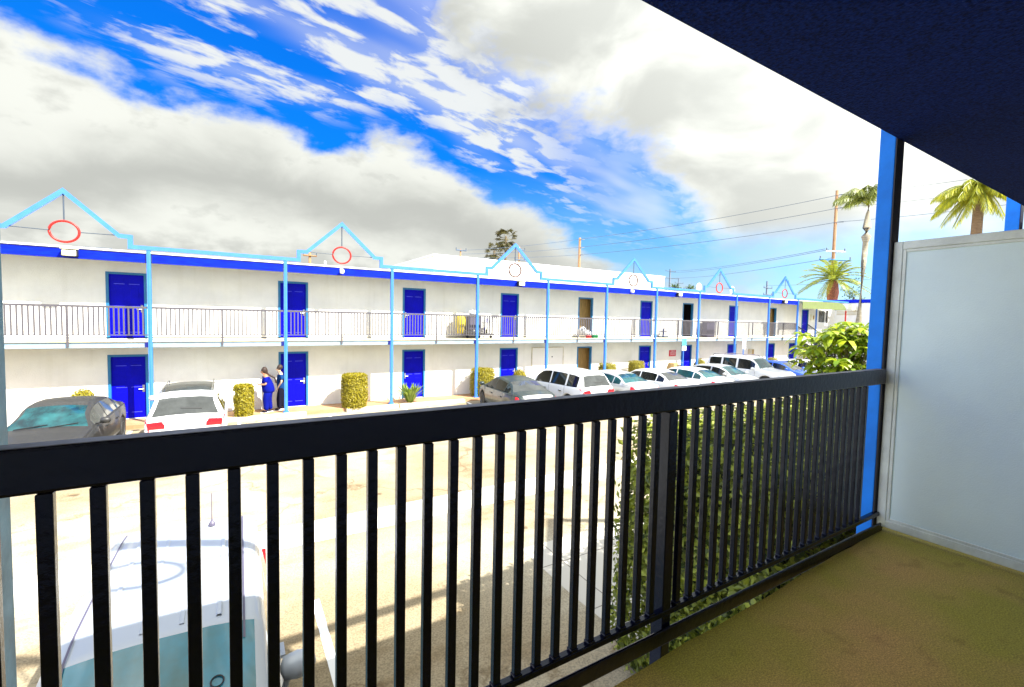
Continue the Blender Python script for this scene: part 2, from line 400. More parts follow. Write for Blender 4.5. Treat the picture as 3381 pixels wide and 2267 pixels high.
    dstr = ma('MULTIPLY', ma('MULTIPLY', sstep(ma('ADD', thr, ma('MULTIPLY', band, .06)), .475, .66), ma('MULTIPLY', sstep(ma('SUBTRACT', el, Eb), .8, 4.5), ma('SUBTRACT', 1.0, ma('MULTIPLY', sstep(az, 30, 43), .65)))), .90)
    veil = ma('MULTIPLY', sstep(n2w, .38, .70), .5)
    dstr = ma('MAXIMUM', dstr, ma('MULTIPLY', veil, band))
    rr = ma('ADD', ma('SUBTRACT', el, Er), ma('ADD', ma('MULTIPLY', ma('SUBTRACT', n3, .5), 16), ma('MULTIPLY', ma('SUBTRACT', n1b, .5), 14)))
    dright = sstep(rr, -4.5, 4.5)
    lowr = ma('MULTIPLY', sstep(az, 38, 58), ma('MULTIPLY', sstep(n1, .42, .7), .55))
    dens = ma('MAXIMUM', ma('MAXIMUM', dbank, dstr), ma('MAXIMUM', dright, lowr))
    # lower right opens up into pale hazy blue
    lowmask = ma('MULTIPLY', sstep(az, 40, 52), ma('SUBTRACT', 1.0, sstep(el, 7.5, 11.5)))
    dens = ma('MULTIPLY', dens, ma('SUBTRACT', 1.0, ma('MULTIPLY', lowmask, .55)))
    # clear sky colour
    hs = N.new('ShaderNodeHueSaturation'); hs.inputs['Saturation'].default_value = 1.7; hs.inputs['Value'].default_value = 1.1
    L.new(sky.outputs[0], hs.inputs['Color'])
    grad = N.new('ShaderNodeValToRGB')
    e = grad.color_ramp.elements; e[0].position = 0.0; e[0].color = (1.9, 3.0, 3.9, 1); e[1].position = .55; e[1].color = (.01, .55, 3.1, 1)
    q = e.new(.16); q.color = (.75, 2.0, 3.7, 1); q = e.new(.30); q.color = (.02, .85, 3.6, 1)
    L.new(z, grad.inputs[0])
    clear = N.new('ShaderNodeMixRGB'); clear.inputs[0].default_value = .9; L.new(hs.outputs[0], clear.inputs[1]); L.new(grad.outputs[0], clear.inputs[2])
    # cloud colour
    d = ma('DIVIDE', ma('SUBTRACT', el, ma('ADD', Dk, ma('MULTIPLY', ma('SUBTRACT', n1, .5), 9))), 3.2)
    g1 = ma('POWER', 2.718, ma('MULTIPLY', ma('MULTIPLY', d, d), -1.0))
    g1 = ma('MULTIPLY', g1, ma('SUBTRACT', 1.0, sstep(az, 34, 46)))
    low = ma('MULTIPLY', ma('SUBTRACT', 1.0, sstep(el, 6, 11)), ma('ADD', ma('MULTIPLY', sstep(n1b, .35, .62), .55), .12))
    upg = ma('MULTIPLY', sstep(n1b, .44, .70), ma('MULTIPLY', dbank, .5))
    g2 = ma('MULTIPLY', sstep(n3, .26, .64), ma('MULTIPLY', dright, .92))
    shade = ma('MAXIMUM', ma('MAXIMUM', ma('MULTIPLY', g1, .85), upg), ma('MAXIMUM', low, g2), clamp=True)
    cc = N.new('ShaderNodeMixRGB'); L.new(shade, cc.inputs[0]); cc.inputs[1].default_value = (3.42, 3.48, 3.22, 1); cc.inputs[2].default_value = (1.85, 1.90, 1.78, 1)
    fin = N.new('ShaderNodeMixRGB'); L.new(dens, fin.inputs[0]); L.new(clear.outputs[0], fin.inputs[1]); L.new(cc.outputs[0], fin.inputs[2])
    dt = N.new('ShaderNodeVectorMath'); dt.operation = 'DOT_PRODUCT'; L.new(tc.outputs['Generated'], dt.inputs[0]); dt.inputs[1].default_value = tuple(to_sun)
    glow = ma('ADD', 1.0, ma('MULTIPLY', ma('MAXIMUM', dt.outputs['Value'], 0), 2.0))
    side = ma('MULTIPLY', sstep(ma('MULTIPLY', az, -1), 24, 60), ma('SUBTRACT', 1.0, sstep(ma('MULTIPLY', az, -1), 130, 165)))  # sky out of view at left, brightened to light the divider and rails
    glow = ma('ADD', glow, ma('MULTIPLY', side, 1.9))
    gl = N.new('ShaderNodeVectorMath'); gl.operation = 'SCALE'; L.new(fin.outputs[0], gl.inputs[0]); L.new(glow, gl.inputs['Scale'])
    L.new(gl.outputs[0], bg.inputs['Color'])
build_world()
sc.view_settings.view_transform = 'Standard'; sc.view_settings.look = 'None'; sc.view_settings.gamma = 1
sc.view_settings.exposure = 1.5
sc.render.engine = 'CYCLES'; sc.cycles.max_bounces = 6; sc.cycles.use_denoising = True
try: sc.cycles.denoiser = 'OPENIMAGEDENOISE'
except Exception: pass

# ------------------------------------------------------------------ ground
GN, GF = -4.3, -3.8
def gz(Y): return GN if Y < 5.5 else (GF if Y > 14 else GN + (GF - GN) * (Y - 5.5) / 8.5)
g = MB(); ys = [-120, 5.5, 14, 500]
vs = [(X, Y, gz(Y)) for Y in ys for X in (-250, 450)]
g.add(vs, [(0, 1, 3, 2), (2, 3, 5, 4), (4, 5, 7, 6)]); struct(g.build('ground', M['asphalt']))
s = MB(); s.add([(-40, 8.76, gz(8.76) + .005), (45, 8.76, gz(8.76) + .005), (45, 9.59, gz(9.59) + .005), (-40, 9.59, gz(9.59) + .005)], [(0, 1, 2, 3)])
struct(s.build('path', M['concrete']))
s = MB(); s.add([(4.55, 2.0, GN + .006), (42, 2.0, GN + .006), (42, 5.49, GN + .006), (4.55, 5.49, GN + .006), (42, 6.9, gz(6.9) + .006), (4.55, 6.9, gz(6.9) + .006)], [(0, 1, 2, 3), (3, 2, 4, 5)])
struct(s.build('sidewalk', M['jointed']))
s = MB().box(-30, 46, 18.87, 20.2, -4.2, -3.67); struct(s.build('pavement', M['pave']))
k = MB(); xk = [-30, -4.5, -.6, 2.6, 3.95, 6.05, 9.2]
for a, b in ((-30, -2.9), (-.7, 2.5), (3.95, 6.05), (6.1, 9.1), (11.2, 46)): k.box(a, b, 18.68, 18.87, -4.1, -3.655)
struct(k.build('kerb', M['kerb'], bevel=.02))
for i, X in enumerate((1.06, -3.2, -6.2)):
    w = .055; s = MB()
    s.add([(X - w, 2.6, GN + .006), (X + w, 2.6, GN + .006), (X + w, 5.49, GN + .006), (X - w, 5.49, GN + .006), (X + w, 7.1, gz(7.1) + .006), (X - w, 7.1, gz(7.1) + .006)], [(0, 1, 2, 3), (3, 2, 4, 5)])
    struct(s.build('road_marking', M['white']))
mk = MB()
for i in range(12):
    X = -5.6 + 2.95 * i; mk.box(X - .05, X + .05, 14.1, 18.6, GF + .001, GF + .005)
struct(mk.build('road_marking', M['white']))
# ------------------------------------------------------------------ the near building (whose balcony we stand on)
nb = thing('motel_building', (1.6, -3, GN), 'two-storey motel with a brown balcony floor and dark navy soffit overhead', 'building', 'motel buildings facing each other')
def slabY(X): return min(1.45, 1.25 + .033 * (X - 3.68)) + .004 * math.sin(X * 5.1) + .003 * math.sin(X * 13)
xs = [-14 + .2 * i for i in range(0, 271)]
m_ = MB(); n = len(xs)
vs = []
for X in xs: vs += [(X, slabY(X), -1.33), (X, slabY(X), -1.50), (X, -.6, -1.33), (X, -.6, -1.50)]
fs = []
for i in range(n - 1):
    a = i * 4; b = a + 4
    fs += [(a, b, b + 2, a + 2), (a, a + 1, b + 1, b), (a + 1, a + 3, b + 3, b + 1)]
m_.add(vs, fs); m_.build('balcony_floor', M['floor'], nb)
MB().box(-14, 40, -9, 1.262, 1.176, 1.50).build('roof', M['soffit'], nb)
MB().box(-14, 40, -9, -.6, -4.3, 1.17).build('wall', M['backwall'], nb)
for X, Y in ((-.502, 1.27), (7.58, 1.50), (3.58, 1.27), (-4.46, 1.27), (11.56, 1.5)):
    pw = .11; pd = .088 if Y < 1.4 else .12
    a = MB().box(X, X + pw, Y + .004, Y + pd, -4.3, 1.97).build('post', M['postglare' if X < 0 else 'post'], nb, bevel=.004)
    MB().box(X + .003, X + pw + .002, Y - .003, Y + .0035, -4.28, 1.96).build('post_shade_face', M['postshade'], a)  # thin sheet of painted shade over the face toward the balcony
for c in (1.58, 9.54, -6.38):
    path = [(c - 3.98, 2.09), (c - 1.6, 2.09), (c - 1.6, 2.40), (c - 1.29, 2.41), (c, 3.62), (c + 1.29, 2.41), (c + 1.6, 2.40), (c + 1.6, 2.09), (c + 3.98, 2.09)]
    gfm = MB().strip(path, .12, 1.34, 1.44).build('gable_frame', M['ltblue'], nb)
    t = MB()
    for k in range(32): pass
    ring = [(c + .33 * math.cos(2 * math.pi * k / 32), 1.39, 2.33 + .33 * math.sin(2 * math.pi * k / 32)) for k in range(33)]
    t.tube(ring, .03, 6, False).build('ring', M['red'], gfm, smooth='all')
    MB().tube([(c, 1.39, 3.5), (c, 1.39, 2.66)], .018, 6).tube([(c - 1.25, 1.39, 2.35), (c - .33, 1.39, 2.35)], .015, 6).tube([(c + 1.25, 1.39, 2.35), (c + .33, 1.39, 2.35)], .015, 6).build('rod', M['rod'], gfm)

br_ = thing('balcony_railing', (1.5, 1.25, -1.33), 'thick black metal railing of close upright bars along the shaded balcony edge', 'railing')
MB().box(-6, 3.60, 1.25, 1.30, -.367, -.272).build('top_rail', M['rail'], br_, bevel=.008)
MB().box(-6, 3.595, 1.254, 1.296, -.2725, -.2708).build('rail_sheen_strip', M['railsheen'], br_)  # added strip that carries the painted sky sheen of the top rail
MB().box(-6, 3.62, 1.248, 1.278, -1.236, -1.209).build('bottom_rail', M['rail'], br_, bevel=.004)
MB().box(-6, 3.64, 1.234, 1.247, -1.345, -1.277).build('toe_rail', M['rail'], br_, bevel=.006)
bal = None
for i in range(-6, 48):
    X = -.3155 + .0812 * i
    if X > 3.37: break
    if abs(X - 1.5625) < .045: continue
    o = None
    if bal is None:
        bb = MB().box(-.0135, .0135, 1.2505, 1.2735, -1.2085, -.3675).box(-.0165, .0165, 1.2475, 1.2755, -1.2086, -1.197)
        # thing-relative mesh: centre at X=0 shifted below
        bal = bb.build('baluster', M['rail'], None, bevel=.0025); bal.parent = br_; o = bal
    else:
        o = bal.copy(); COL.objects.link(o); o.parent = br_
    o.location = (X - 1.5, -1.25, 1.33)
MB().box(1.537, 1.588, 1.2495, 1.312, -1.95, -.368).build('newel_post', M['rail'], br_, bevel=.004)
MB().box(3.52, 3.565, 1.236, 1.28, -1.52, -1.346).build('newel_post', M['rail'], br_, bevel=.004)

pt = thing('partition_panel', (3.64, .3, -1.3), 'pale blue-white framed divider standing across the end of the balcony', 'divider')
MB().box(3.630, 3.655, -.56, 1.225, -1.265, .50).build('panel', M['partition'], pt)
fr = MB()
for (y0, y1, z0, z1) in ((1.215, 1.262, -1.30, .537), (-.58, 1.2145, .488, .5365), (-.58, 1.2145, -1.2995, -1.252)): fr.box(3.617, 3.668, y0, y1, z0, z1)
fr.build('frame', M['partframe'], pt, bevel=.004)
bd = MB()
bd.box(3.6225, 3.631, 1.197, 1.2145, -1.2515, .4875).box(3.6225, 3.631, -.58, 1.1965, .471, .4875).box(3.6225, 3.631, -.58, 1.1965, -1.2515, -1.235)
bd.build('bead', M['partframe'], pt, bevel=.002)

# ------------------------------------------------------------------ the far building
YP, YW = 19.0, 20.05
PX = [-2.155 + 3.98 * i for i in range(-2, 11)]
ob = thing('motel_building', (17, 24, GF), 'long two-storey white motel across the car park with blue doors, beam and gables', 'building', 'motel buildings facing each other')
doorX = [-2.88, 2.2055, 7.148, 12.17, 17.17, 22.05, 26.0, 31.0, 36.06, 40.94]
openU = {4: 'tan', 6: 'dark', 8: 'tanfull'}; openL = {4: 'tan'}
DW = .535
def wall_rows(z0, z1, zt, zb, xs_):
    w = MB(); x = -12.0
    for X in xs_:
        w.box(x, X - DW, YW, YW + .15, z0, z1); w.box(X - DW, X + DW, YW, YW + .15, zt, z1)
        if zb > z0 + .01: w.box(X - DW, X + DW, YW, YW + .15, z0, zb)
        x = X + DW
    w.box(x, 42.0, YW, YW + .15, z0, z1)
    return w
wl = wall_rows(-1.0, 1.858, 1.283, -.93, doorX); wl.build('wall', M['stucco'], ob)
wl = wall_rows(-3.9, -1.001, -1.474, -3.66, doorX[:9] + [39.2]); wl.build('wall', M['stucco'], ob)
MB().box(-12, 46, YW + .15, 32, -3.9, -3.4).box(-12, 46, 31, 32, -3.4, 1.85).box(-12, -11.8, YW + .15, 31, -3.4, 1.85).box(-12, 46, YW + .16, 31, -1.15, -1.0).build('foundation', M['stucco'], ob)
MB().box(-12, 42.6, 18.97, 32, 1.862, 1.915).build('roof', M['white'], ob)
MB().box(-12, 42.6, 19.06, 20.045, 1.80, 1.858).build('walkway_ceiling', M['slabedge'], ob)
MB().box(-12, 39.0, 18.96, 20.049, -1.0, -.95).build('walkway_deck', M['walkdeck'], ob, bevel=.01)
MB().box(-12, 39.0, 19.0, 20.04, -1.17, -1.002).build('deck_fascia', M['slabedge'], ob)
for i in range(len(PX) - 1):   # painted beam, one length per bay
    a, b = PX[i], PX[i + 1]
    o = MB().box(a + .065, b - .065, 19.0, 19.06, 1.555, 1.855).build('beam', M['beam'], ob)
    MB().box(a + .066, b - .066, 18.988, 18.999, 1.825, 1.854).box(a + .066, b - .066, 18.988, 18.999, 1.556, 1.572).box(a + .066, a + .09, 18.988, 18.999, 1.573, 1.824).box(b - .09, b - .066, 18.988, 18.999, 1.573, 1.824).build('beam_edge', M['beamdark'], o)
for i, X in enumerate(PX):
    o = MB().box(X - .055, X + .05, 18.94, 19.05, -3.66, 1.965).build('post', M['ltblue'], ob, bevel=.006)
    MB().box(X - .02, X - .006, 18.935, 18.9395, -3.6, 1.95).box(X + .0505, X + .058, 18.945, 19.045, -3.6, 1.95).build('post_seam', M['doorframe'], o)
    MB().box(X - .14, X - .06, 18.97, 18.998, -1.175, -.985).build('post_bracket', M['beamdark'], o)
    MB().box(X - .09, X + .09, 18.90, 19.09, -3.668, -3.62).build('post_base', M['ltblue'], o)
for kx in range(6):
    c = -4.145 + 7.96 * kx
    path = [(c - 3.98, 2.09), (c - 1.6, 2.09), (c - 1.6, 2.40), (c - 1.29, 2.41), (c, 3.62), (c + 1.29, 2.41), (c + 1.6, 2.40), (c + 1.6, 2.09), (c + 3.98, 2.09)]
    gfm = MB().strip(path, .125, 18.93, 19.03).build('gable_frame', M['ltblue'], ob)
    ring = [(c + .335 * math.cos(2 * math.pi * k / 32), 18.98, 2.335 + .31 * math.sin(2 * math.pi * k / 32)) for k in range(33)]
    MB().tube(ring, .036, 6, False).build('ring', M['red'] if kx < 2 else M['reddk'] if kx < 4 else M['red'], gfm, smooth='all')
    MB().tube([(c, 18.98, 3.48), (c, 18.98, 2.65)], .02, 6).tube([(c - 1.22, 18.98, 2.36), (c - .335, 18.98, 2.345)], .014, 6).tube([(c + 1.22, 18.98, 2.36), (c + .335, 18.98, 2.345)], .014, 6).build('rod', M['rod'], gfm)
MB().strip([(39.64, 2.09), (45.9, 2.09)], .125, 18.93, 19.03).build('gable_frame', M['ltblue'], ob)

def make_door(X, zb, zt, mode, ajar=0.0, hinge=1):
    fr = MB().box(X - DW, X - DW + .075, YW - .02, YW + .12, zb, zt).box(X + DW - .075, X + DW, YW - .02, YW + .12, zb, zt).box(X - DW + .075, X + DW - .075, YW - .02, YW + .12, zt - .07, zt)
    x0, x1, z0, z1 = X - DW + .077, X + DW - .077, zb + .01, zt - .072
    if mode == 'closed':
        d = MB().box(x0, x1, YW + .05, YW + .095, z0, z1)
        dd = d.build('door', M['door'], ob)
        h = MB(); W = x1 - x0; H = z1 - z0
        for (px0, px1) in ((.13, .44), (.56, .87)):
            for (pz0, pz1) in ((.85, .95), (.50, .80), (.09, .44)):
                a, b, c, e = x0 + W * px0, x0 + W * px1, z0 + H * pz0, z0 + H * pz1
                h.box(a, b, YW + .040, YW + .0495, c, c + .018)
        h.build('panel_highlight', M['doorhi'], dd)  # bottom moulding strips, in the painted highlight colour
        h = MB()
        for (px0, px1) in ((.13, .44), (.56, .87)):
            for (pz0, pz1) in ((.85, .95), (.50, .80), (.09, .44)):
                a, b, c, e = x0 + W * px0, x0 + W * px1, z0 + H * pz0 + .02, z0 + H * pz1
                h.box(a + .03, b - .03, YW + .041, YW + .0495, c + .03, e - .03)
        h.build('raised_panel', M['door'], dd, bevel=.004)
        hx = x1 - .07 if hinge > 0 else x0 + .07
        MB().box(hx - .03, hx + .03, YW + .035, YW + .0495, z0 + .88, z0 + 1.12).tube([(hx, YW + .02, z0 + .98), (hx - .13 * hinge, YW + .0, z0 + .98)], .014, 6).build('handle', M['steel'], dd)
        f = fr.build('door_frame', M['doorframe'], dd)
    else:
        r = MB()   # room behind the opening
        r.box(X - 1.6, X + 1.6, 23.2, 23.3, zb, zt + .3).box(X - 1.7, X - 1.6, YW + .16, 23.2, zb, zt + .3).box(X + 1.6, X + 1.7, YW + .16, 23.2, zb, zt + .3).box(X - 1.6, X + 1.6, YW + .16, 23.2, zt + .1, zt + .3)
        rm = r.build('room', M['dark'], ob)
        fr.build('door_frame', M['doorframe'], rm)
        if mode == 'tan':
            MB().box(x0, x0 + .30, YW + .35, YW + .40, z0, z1).build('curtain', M['brown'], rm)
            MB().box(x0 + .31, x1 + .4, YW + .45, YW + .50, z0, z1 + .02).build('inner_door', M['tan'], rm)
        elif mode == 'tanfull':
            MB().box(x0 - .1, x1 + .4, YW + .3, YW + .35, z0, z1 + .02).build('inner_door', M['tan'], rm)
for i, X in enumerate(doorX):
    make_door(X, -.93, 1.283, openU.get(i, 'closed'), hinge=(1 if i in (0, 1, 3, 5, 7) else -1))
for i, X in enumerate(doorX[:9] + [39.2]):
    make_door(X, -3.66, -1.474, openL.get(i, 'closed'), hinge=(1 if i in (0, 1, 3, 5, 7) else -1))
# wall hatch (a wide closed panel) and its dado joints
hp = MB().box(13.60, 15.62, YW - .025, YW - .001, -3.3, -1.50).build('wall_hatch', M['stucco2'], ob)
MB().box(13.56, 13.599, YW - .04, YW - .001, -3.3, -1.46).box(13.60, 15.66, YW - .04, YW - .001, -1.499, -1.46).box(15.621, 15.66, YW - .04, YW - .001, -3.3, -1.50).build('hatch_trim', M['kerb'], hp)
MB().box(14.86, 14.92, YW - .045, YW - .026, -2.02, -1.96).build('latch', M['black'], hp)
# end of the block: window, panel box
MB().box(44.9, 46.0, YW, YW + .15, -3.9, 1.9).box(42.0, 43.05, YW, YW + .15, -3.9, 1.9).box(43.05, 44.9, YW, YW + .15, 1.30, 1.9).box(43.05, 44.9, YW, YW + .15, -3.9, .2).build('wall', M['stucco'], ob)
wn = MB().box(43.13, 44.28, YW + .06, YW + .08, .22, 1.28).build('window', M['g_grey'], ob)
MB().box(43.05, 43.13, YW - .02, YW + .1, .2, 1.3).box(44.28, 44.36, YW - .02, YW + .1, .2, 1.3).box(43.13, 44.28, YW - .02, YW + .1, 1.23, 1.3).box(43.13, 44.28, YW - .02, YW + .1, .2, .27).build('window_frame', M['white'], wn)
MB().box(44.36, 44.9, YW + .1, YW + .14, .2, 1.3).build('vent_opening', M['dark'], ob)
MB().box(42.65, 42.8, YW - .06, YW - .001, -3.6, 1.8).build('downpipe', M['ltblue'], ob)

# railings on the upper walkway, one per bay
nth = ['first', 'second', 'third', 'fourth', 'fifth', 'sixth', 'seventh', 'eighth', 'ninth', 'tenth', 'eleventh']
rl_lab = {-1: 'grey bar railing between the near-side blue post and the door with two mouldings at the far end of the motel walkway'}
def rail_bay(a, b, label, individual, mid=True):
    t = thing('walkway_railing', ((a + b) / 2, 19.0, -.95), label, 'railing', 'grey railings of the upper walkway')
    MB().box(a + .06, b - .06, 18.975, 19.03, .085, .15).build('top_rail', M['railgrey'], t)
    MB().box(a + .06, b - .06, 18.98, 19.02, -.785, -.755).build('bottom_rail', M['railgrey'], t)
    MB().box(a + .06, b - .06, 18.99, 19.02, -.872, -.842).build('toe_rail', M['rail'], t)
    m = (a + b) / 2
    if mid: MB().box(m - .03, m + .03, 18.955, 18.974, -1.14, .14).build('newel_post', M['railgrey'], t)
    N_ = int(round((b - a - .12) / .1206)); st = (b - a - .12) / N_
    if individual:
        b0 = None
        for i in range(1, N_):
            X = a + .06 + st * i
            if b0 is None:
                b0 = MB().box(-.019, .019, 18.98, 19.008, -.754, .0845).build('baluster', M['railgrey'], None); o = b0
            else: o = b0.copy(); COL.objects.link(o)
            o.parent = t; o.location = (X - m, -19.0, .95)
    else:
        bb = MB()
        for i in range(1, N_):
            X = a + .06 + st * i; bb.box(X - .019, X + .019, 18.98, 19.008, -.754, .0845)
        q = bb.build('infill_bars', M['railgrey'], t); q['kind'] = 'stuff'
    return t
labs = ['grey walkway railing bay under the largest red ring gable',
        'grey walkway railing bay between the first two light blue posts, with no door behind it',
        'grey walkway railing bay in front of the upper door whose ring gable rises above it',
        'grey walkway railing bay with the yellow bag of the cleaning cart behind it',
        'grey walkway railing bay with the cart hamper and fourth blue door behind it',
        'grey walkway railing bay with laundry bags at the open tan doorway behind it',
        'grey walkway railing bay in front of the sixth upper door, nearest the red wall sign',
        'grey walkway railing bay in front of the upper doorway standing open and dark',
        'grey walkway railing bay with a dark box standing behind its bars',
        'grey walkway railing bay without any door, below the gable with the satellite dish',
        'grey walkway railing bay next to the olive green awning']
bays = [(PX[1], PX[2])] + [(PX[i], PX[i + 1]) for i in range(2, 12)]
for i, (a, b) in enumerate(bays):
    rail_bay(a, b, labs[i], i < 4)
# ------------------------------------------------------------------ end wing, awning, stairs
wg = thing('annex_building', (50, 12, GF), 'low white wing with a blue roof edge closing the far end of the yard', 'building')
MB().box(46.0, 54, 3, 20.9, -3.9, 1.98).build('wall', M['white'], wg)
MB().box(45.9, 54.1, 2.9, 21.0, 2.0, 2.28).build('roof', M['beam'], wg)
lv = MB()
for k in range(4): lv.box(45.975, 45.999, 18.2, 19.9, .95 + .14 * k, 1.02 + .14 * k)
lv.build('louvre', M['kerb'], wg)
for y0, y1 in ((16.2, 17.3), (13.5, 15.0)): MB().box(45.97, 45.999, y0, y1, .2, 1.7).build('window', M['g_dark'], wg)
aw = thing('awning', (41, 19, 1.26), 'olive green canvas awning with a rounded end above the staircase', 'awning')
prof = [(37.76, 1.27), (37.76, 1.84), (43.2, 1.93)]
arc = [(43.2 + 1.65 * math.sin(R(a)), 1.33 + .60 * math.cos(R(a))) for a in range(10, 91, 10)]
MB().prism(prof + arc, 18.7, 18.74).build('valance', M['olive'], aw)
top = prof[1:] + arc; m_ = MB(); vs = []
for x, z in top: vs += [(x, 18.745, z), (x, 19.6, z)]
m_.add(vs, [(2 * i, 2 * i + 2, 2 * i + 3, 2 * i + 1) for i in range(len(top) - 1)]); m_.build('canopy', M['olive'], aw)
MB().tube([(44.85, 18.72, 1.30), (44.85, 18.72, -3.8)], .06, 8).build('support_pole', M['red'], aw)
sr = thing('fabric_awning', (45.6, 18.6, 1.3), 'small cream quarter-round awning just beyond the olive one', 'awning')
a2 = [(44.95, 1.36)] + [(44.95 + 1.35 * math.sin(R(a)), 1.36 + .48 * math.cos(R(a))) for a in range(0, 91, 10)]
MB().prism(a2, 18.3, 18.6).build('canopy', M['cream'], sr)
stt = thing('staircase', (41, 18.6, GF), 'dark metal switchback staircase with barred handrails at the end of the walkway', 'staircase')
def flight(x0, z0, x1, z1, y0, y1, n):
    tr = MB()
    for i in range(n):
        t = (i + .5) / n; X = x0 + (x1 - x0) * t; Z = z0 + (z1 - z0) * t
        tr.box(X - abs(x1 - x0) / n * .6, X + abs(x1 - x0) / n * .6, y0 + .03, y1 - .03, Z - .02, Z + .02)
    tr.build('treads', M['concrete'], stt)
    for y in (y0, y1):
        MB().add([(x0, y, z0 + .1), (x1, y, z1 + .1), (x1, y, z1 - .2), (x0, y, z0 - .2), (x0, y + .03, z0 + .1), (x1, y + .03, z1 + .1), (x1, y + .03, z1 - .2), (x0, y + .03, z0 - .2)],
                 [(0, 1, 2, 3), (7, 6, 5, 4), (0, 4, 5, 1), (3, 2, 6, 7), (0, 3, 7, 4), (1, 5, 6, 2)]).build('stringer', M['rail'], stt)
        hr = MB().tube([(x0, y, z0 + 1.0), (x1, y, z1 + 1.0)], .035, 6).tube([(x0, y, z0 + .25), (x1, y, z1 + .25)], .02, 6)
        k = int(abs(x1 - x0) / .13)
        for i in range(k + 1):
            X = x0 + (x1 - x0) * i / k; Z = z0 + (z1 - z0) * i / k; hr.box(X - .011, X + .011, y - .011, y + .011, Z + .25, Z + 1.0)
        hr.build('handrail', M['rail'], stt)
flight(39.1, -.95, 43.4, -2.4, 18.9, 19.9, 9)
flight(43.4, -2.4, 38.0, -3.8, 17.7, 18.7, 9)
MB().box(43.4, 44.6, 17.7, 19.9, -2.46, -2.38).build('landing', M['concrete'], stt)
for X, Y in ((44.5, 17.8), (44.5, 19.8), (43.45, 17.8)): MB().tube([(X, Y, -3.8), (X, Y, -1.4)], .05, 6).build('support_post', M['rail'], stt)

# ------------------------------------------------------------------ fittings on and near the far block
def simple(name, mb, m, label, cat, group=None, **k):
    o = mb.build(name, m, None, **k); return tag(o, label, cat, group)
def rebase(o):
    return o
fl = [(-4.02, 'square cream floodlight on the blue beam below the largest ring gable'), (12.07, 'square cream floodlight on the beam below the third gable, above the fourth door'),
      (23.62, 'square cream floodlight on the beam between two gables, above the open dark doorway'), (35.55, 'square cream floodlight on the beam below the farthest gable')]
base = None
for i, (X, lb) in enumerate(fl):
    t = thing('floodlight', (X, 18.93, 1.7), lb, 'light', 'floodlights on the beam')
    if base is None:
        hs_ = MB().box(-.19, .19, -.12, .05, -.10, .11).build('housing', M['black'], None, bevel=.02); hs_.parent = t
        ln = MB().box(-.16, .16, -.155, -.121, -.09, .075).build('lens', M['lamp'], None, bevel=.015); ln.parent = t
        vz = MB().box(-.2, .2, -.16, .0, .112, .13).build('visor', M['cream'], None); vz.parent = t
        base = (hs_, ln, vz)
    else:
        for q in base: c = q.copy(); COL.objects.link(c); c.parent = t
for X, lb in ((3.80, 'white dome camera on the beam above the second gable bay'), (19.6, 'white dome camera on the beam under the fourth gable')):
    t = thing('dome_camera', (X, 18.95, 1.70), lb, 'camera', 'dome cameras on the beam')
    a = MB().box(-.06, .06, -.01, .04, -.04, .12).build('bracket', M['white'], None); a.parent = t
    b = MB().lathe([(.001, -.11), (.06, -.10), (.085, -.05), (.09, 0), (.075, .05), (.001, .075)], (0, -.09, .02), 14).build('dome', M['white'], None, smooth='all'); b.parent = t
# signs
def stick(mb, pts, w, y):   # stroke lettering on a vertical face
    for (x0, z0), (x1, z1) in zip(pts[:-1], pts[1:]):
        d = Vector((x1 - x0, z1 - z0)); 
        if d.length < 1e-6: continue
        n = Vector((-d.y, d.x)).normalized() * w / 2
        mb.add([(x0 - n.x, y, z0 - n.y), (x1 - n.x, y, z1 - n.y), (x1 + n.x, y, z1 + n.y), (x0 + n.x, y, z0 + n.y)], [(0, 1, 2, 3)])
rs = thing('warning_sign', (24.6, YW - .02, -2.0), 'small red wall sign with faint white lettering beside the seventh lower door', 'sign')
MB().box(24.28, 24.93, YW - .02, YW - .001, -2.20, -1.80).build('panel', M['signred'], rs)
lt = MB(); y = YW - .023
for row, z in enumerate((-1.88, -1.99, -2.09)):
    x = 24.40 if row else 24.44
    for k in range(5 - (row == 0)):
        a = x + k * .10; zz = z - .035
        stick(lt, [(a, zz), (a, zz + .07), (a + .06, zz + .07), (a + .06, zz + .03), (a, zz + .03)] if (k + row) % 2 else [(a + .06, zz), (a, zz), (a, zz + .07), (a + .06, zz + .07)], .014, y)
lt.build('lettering', M['signwhite'], rs)
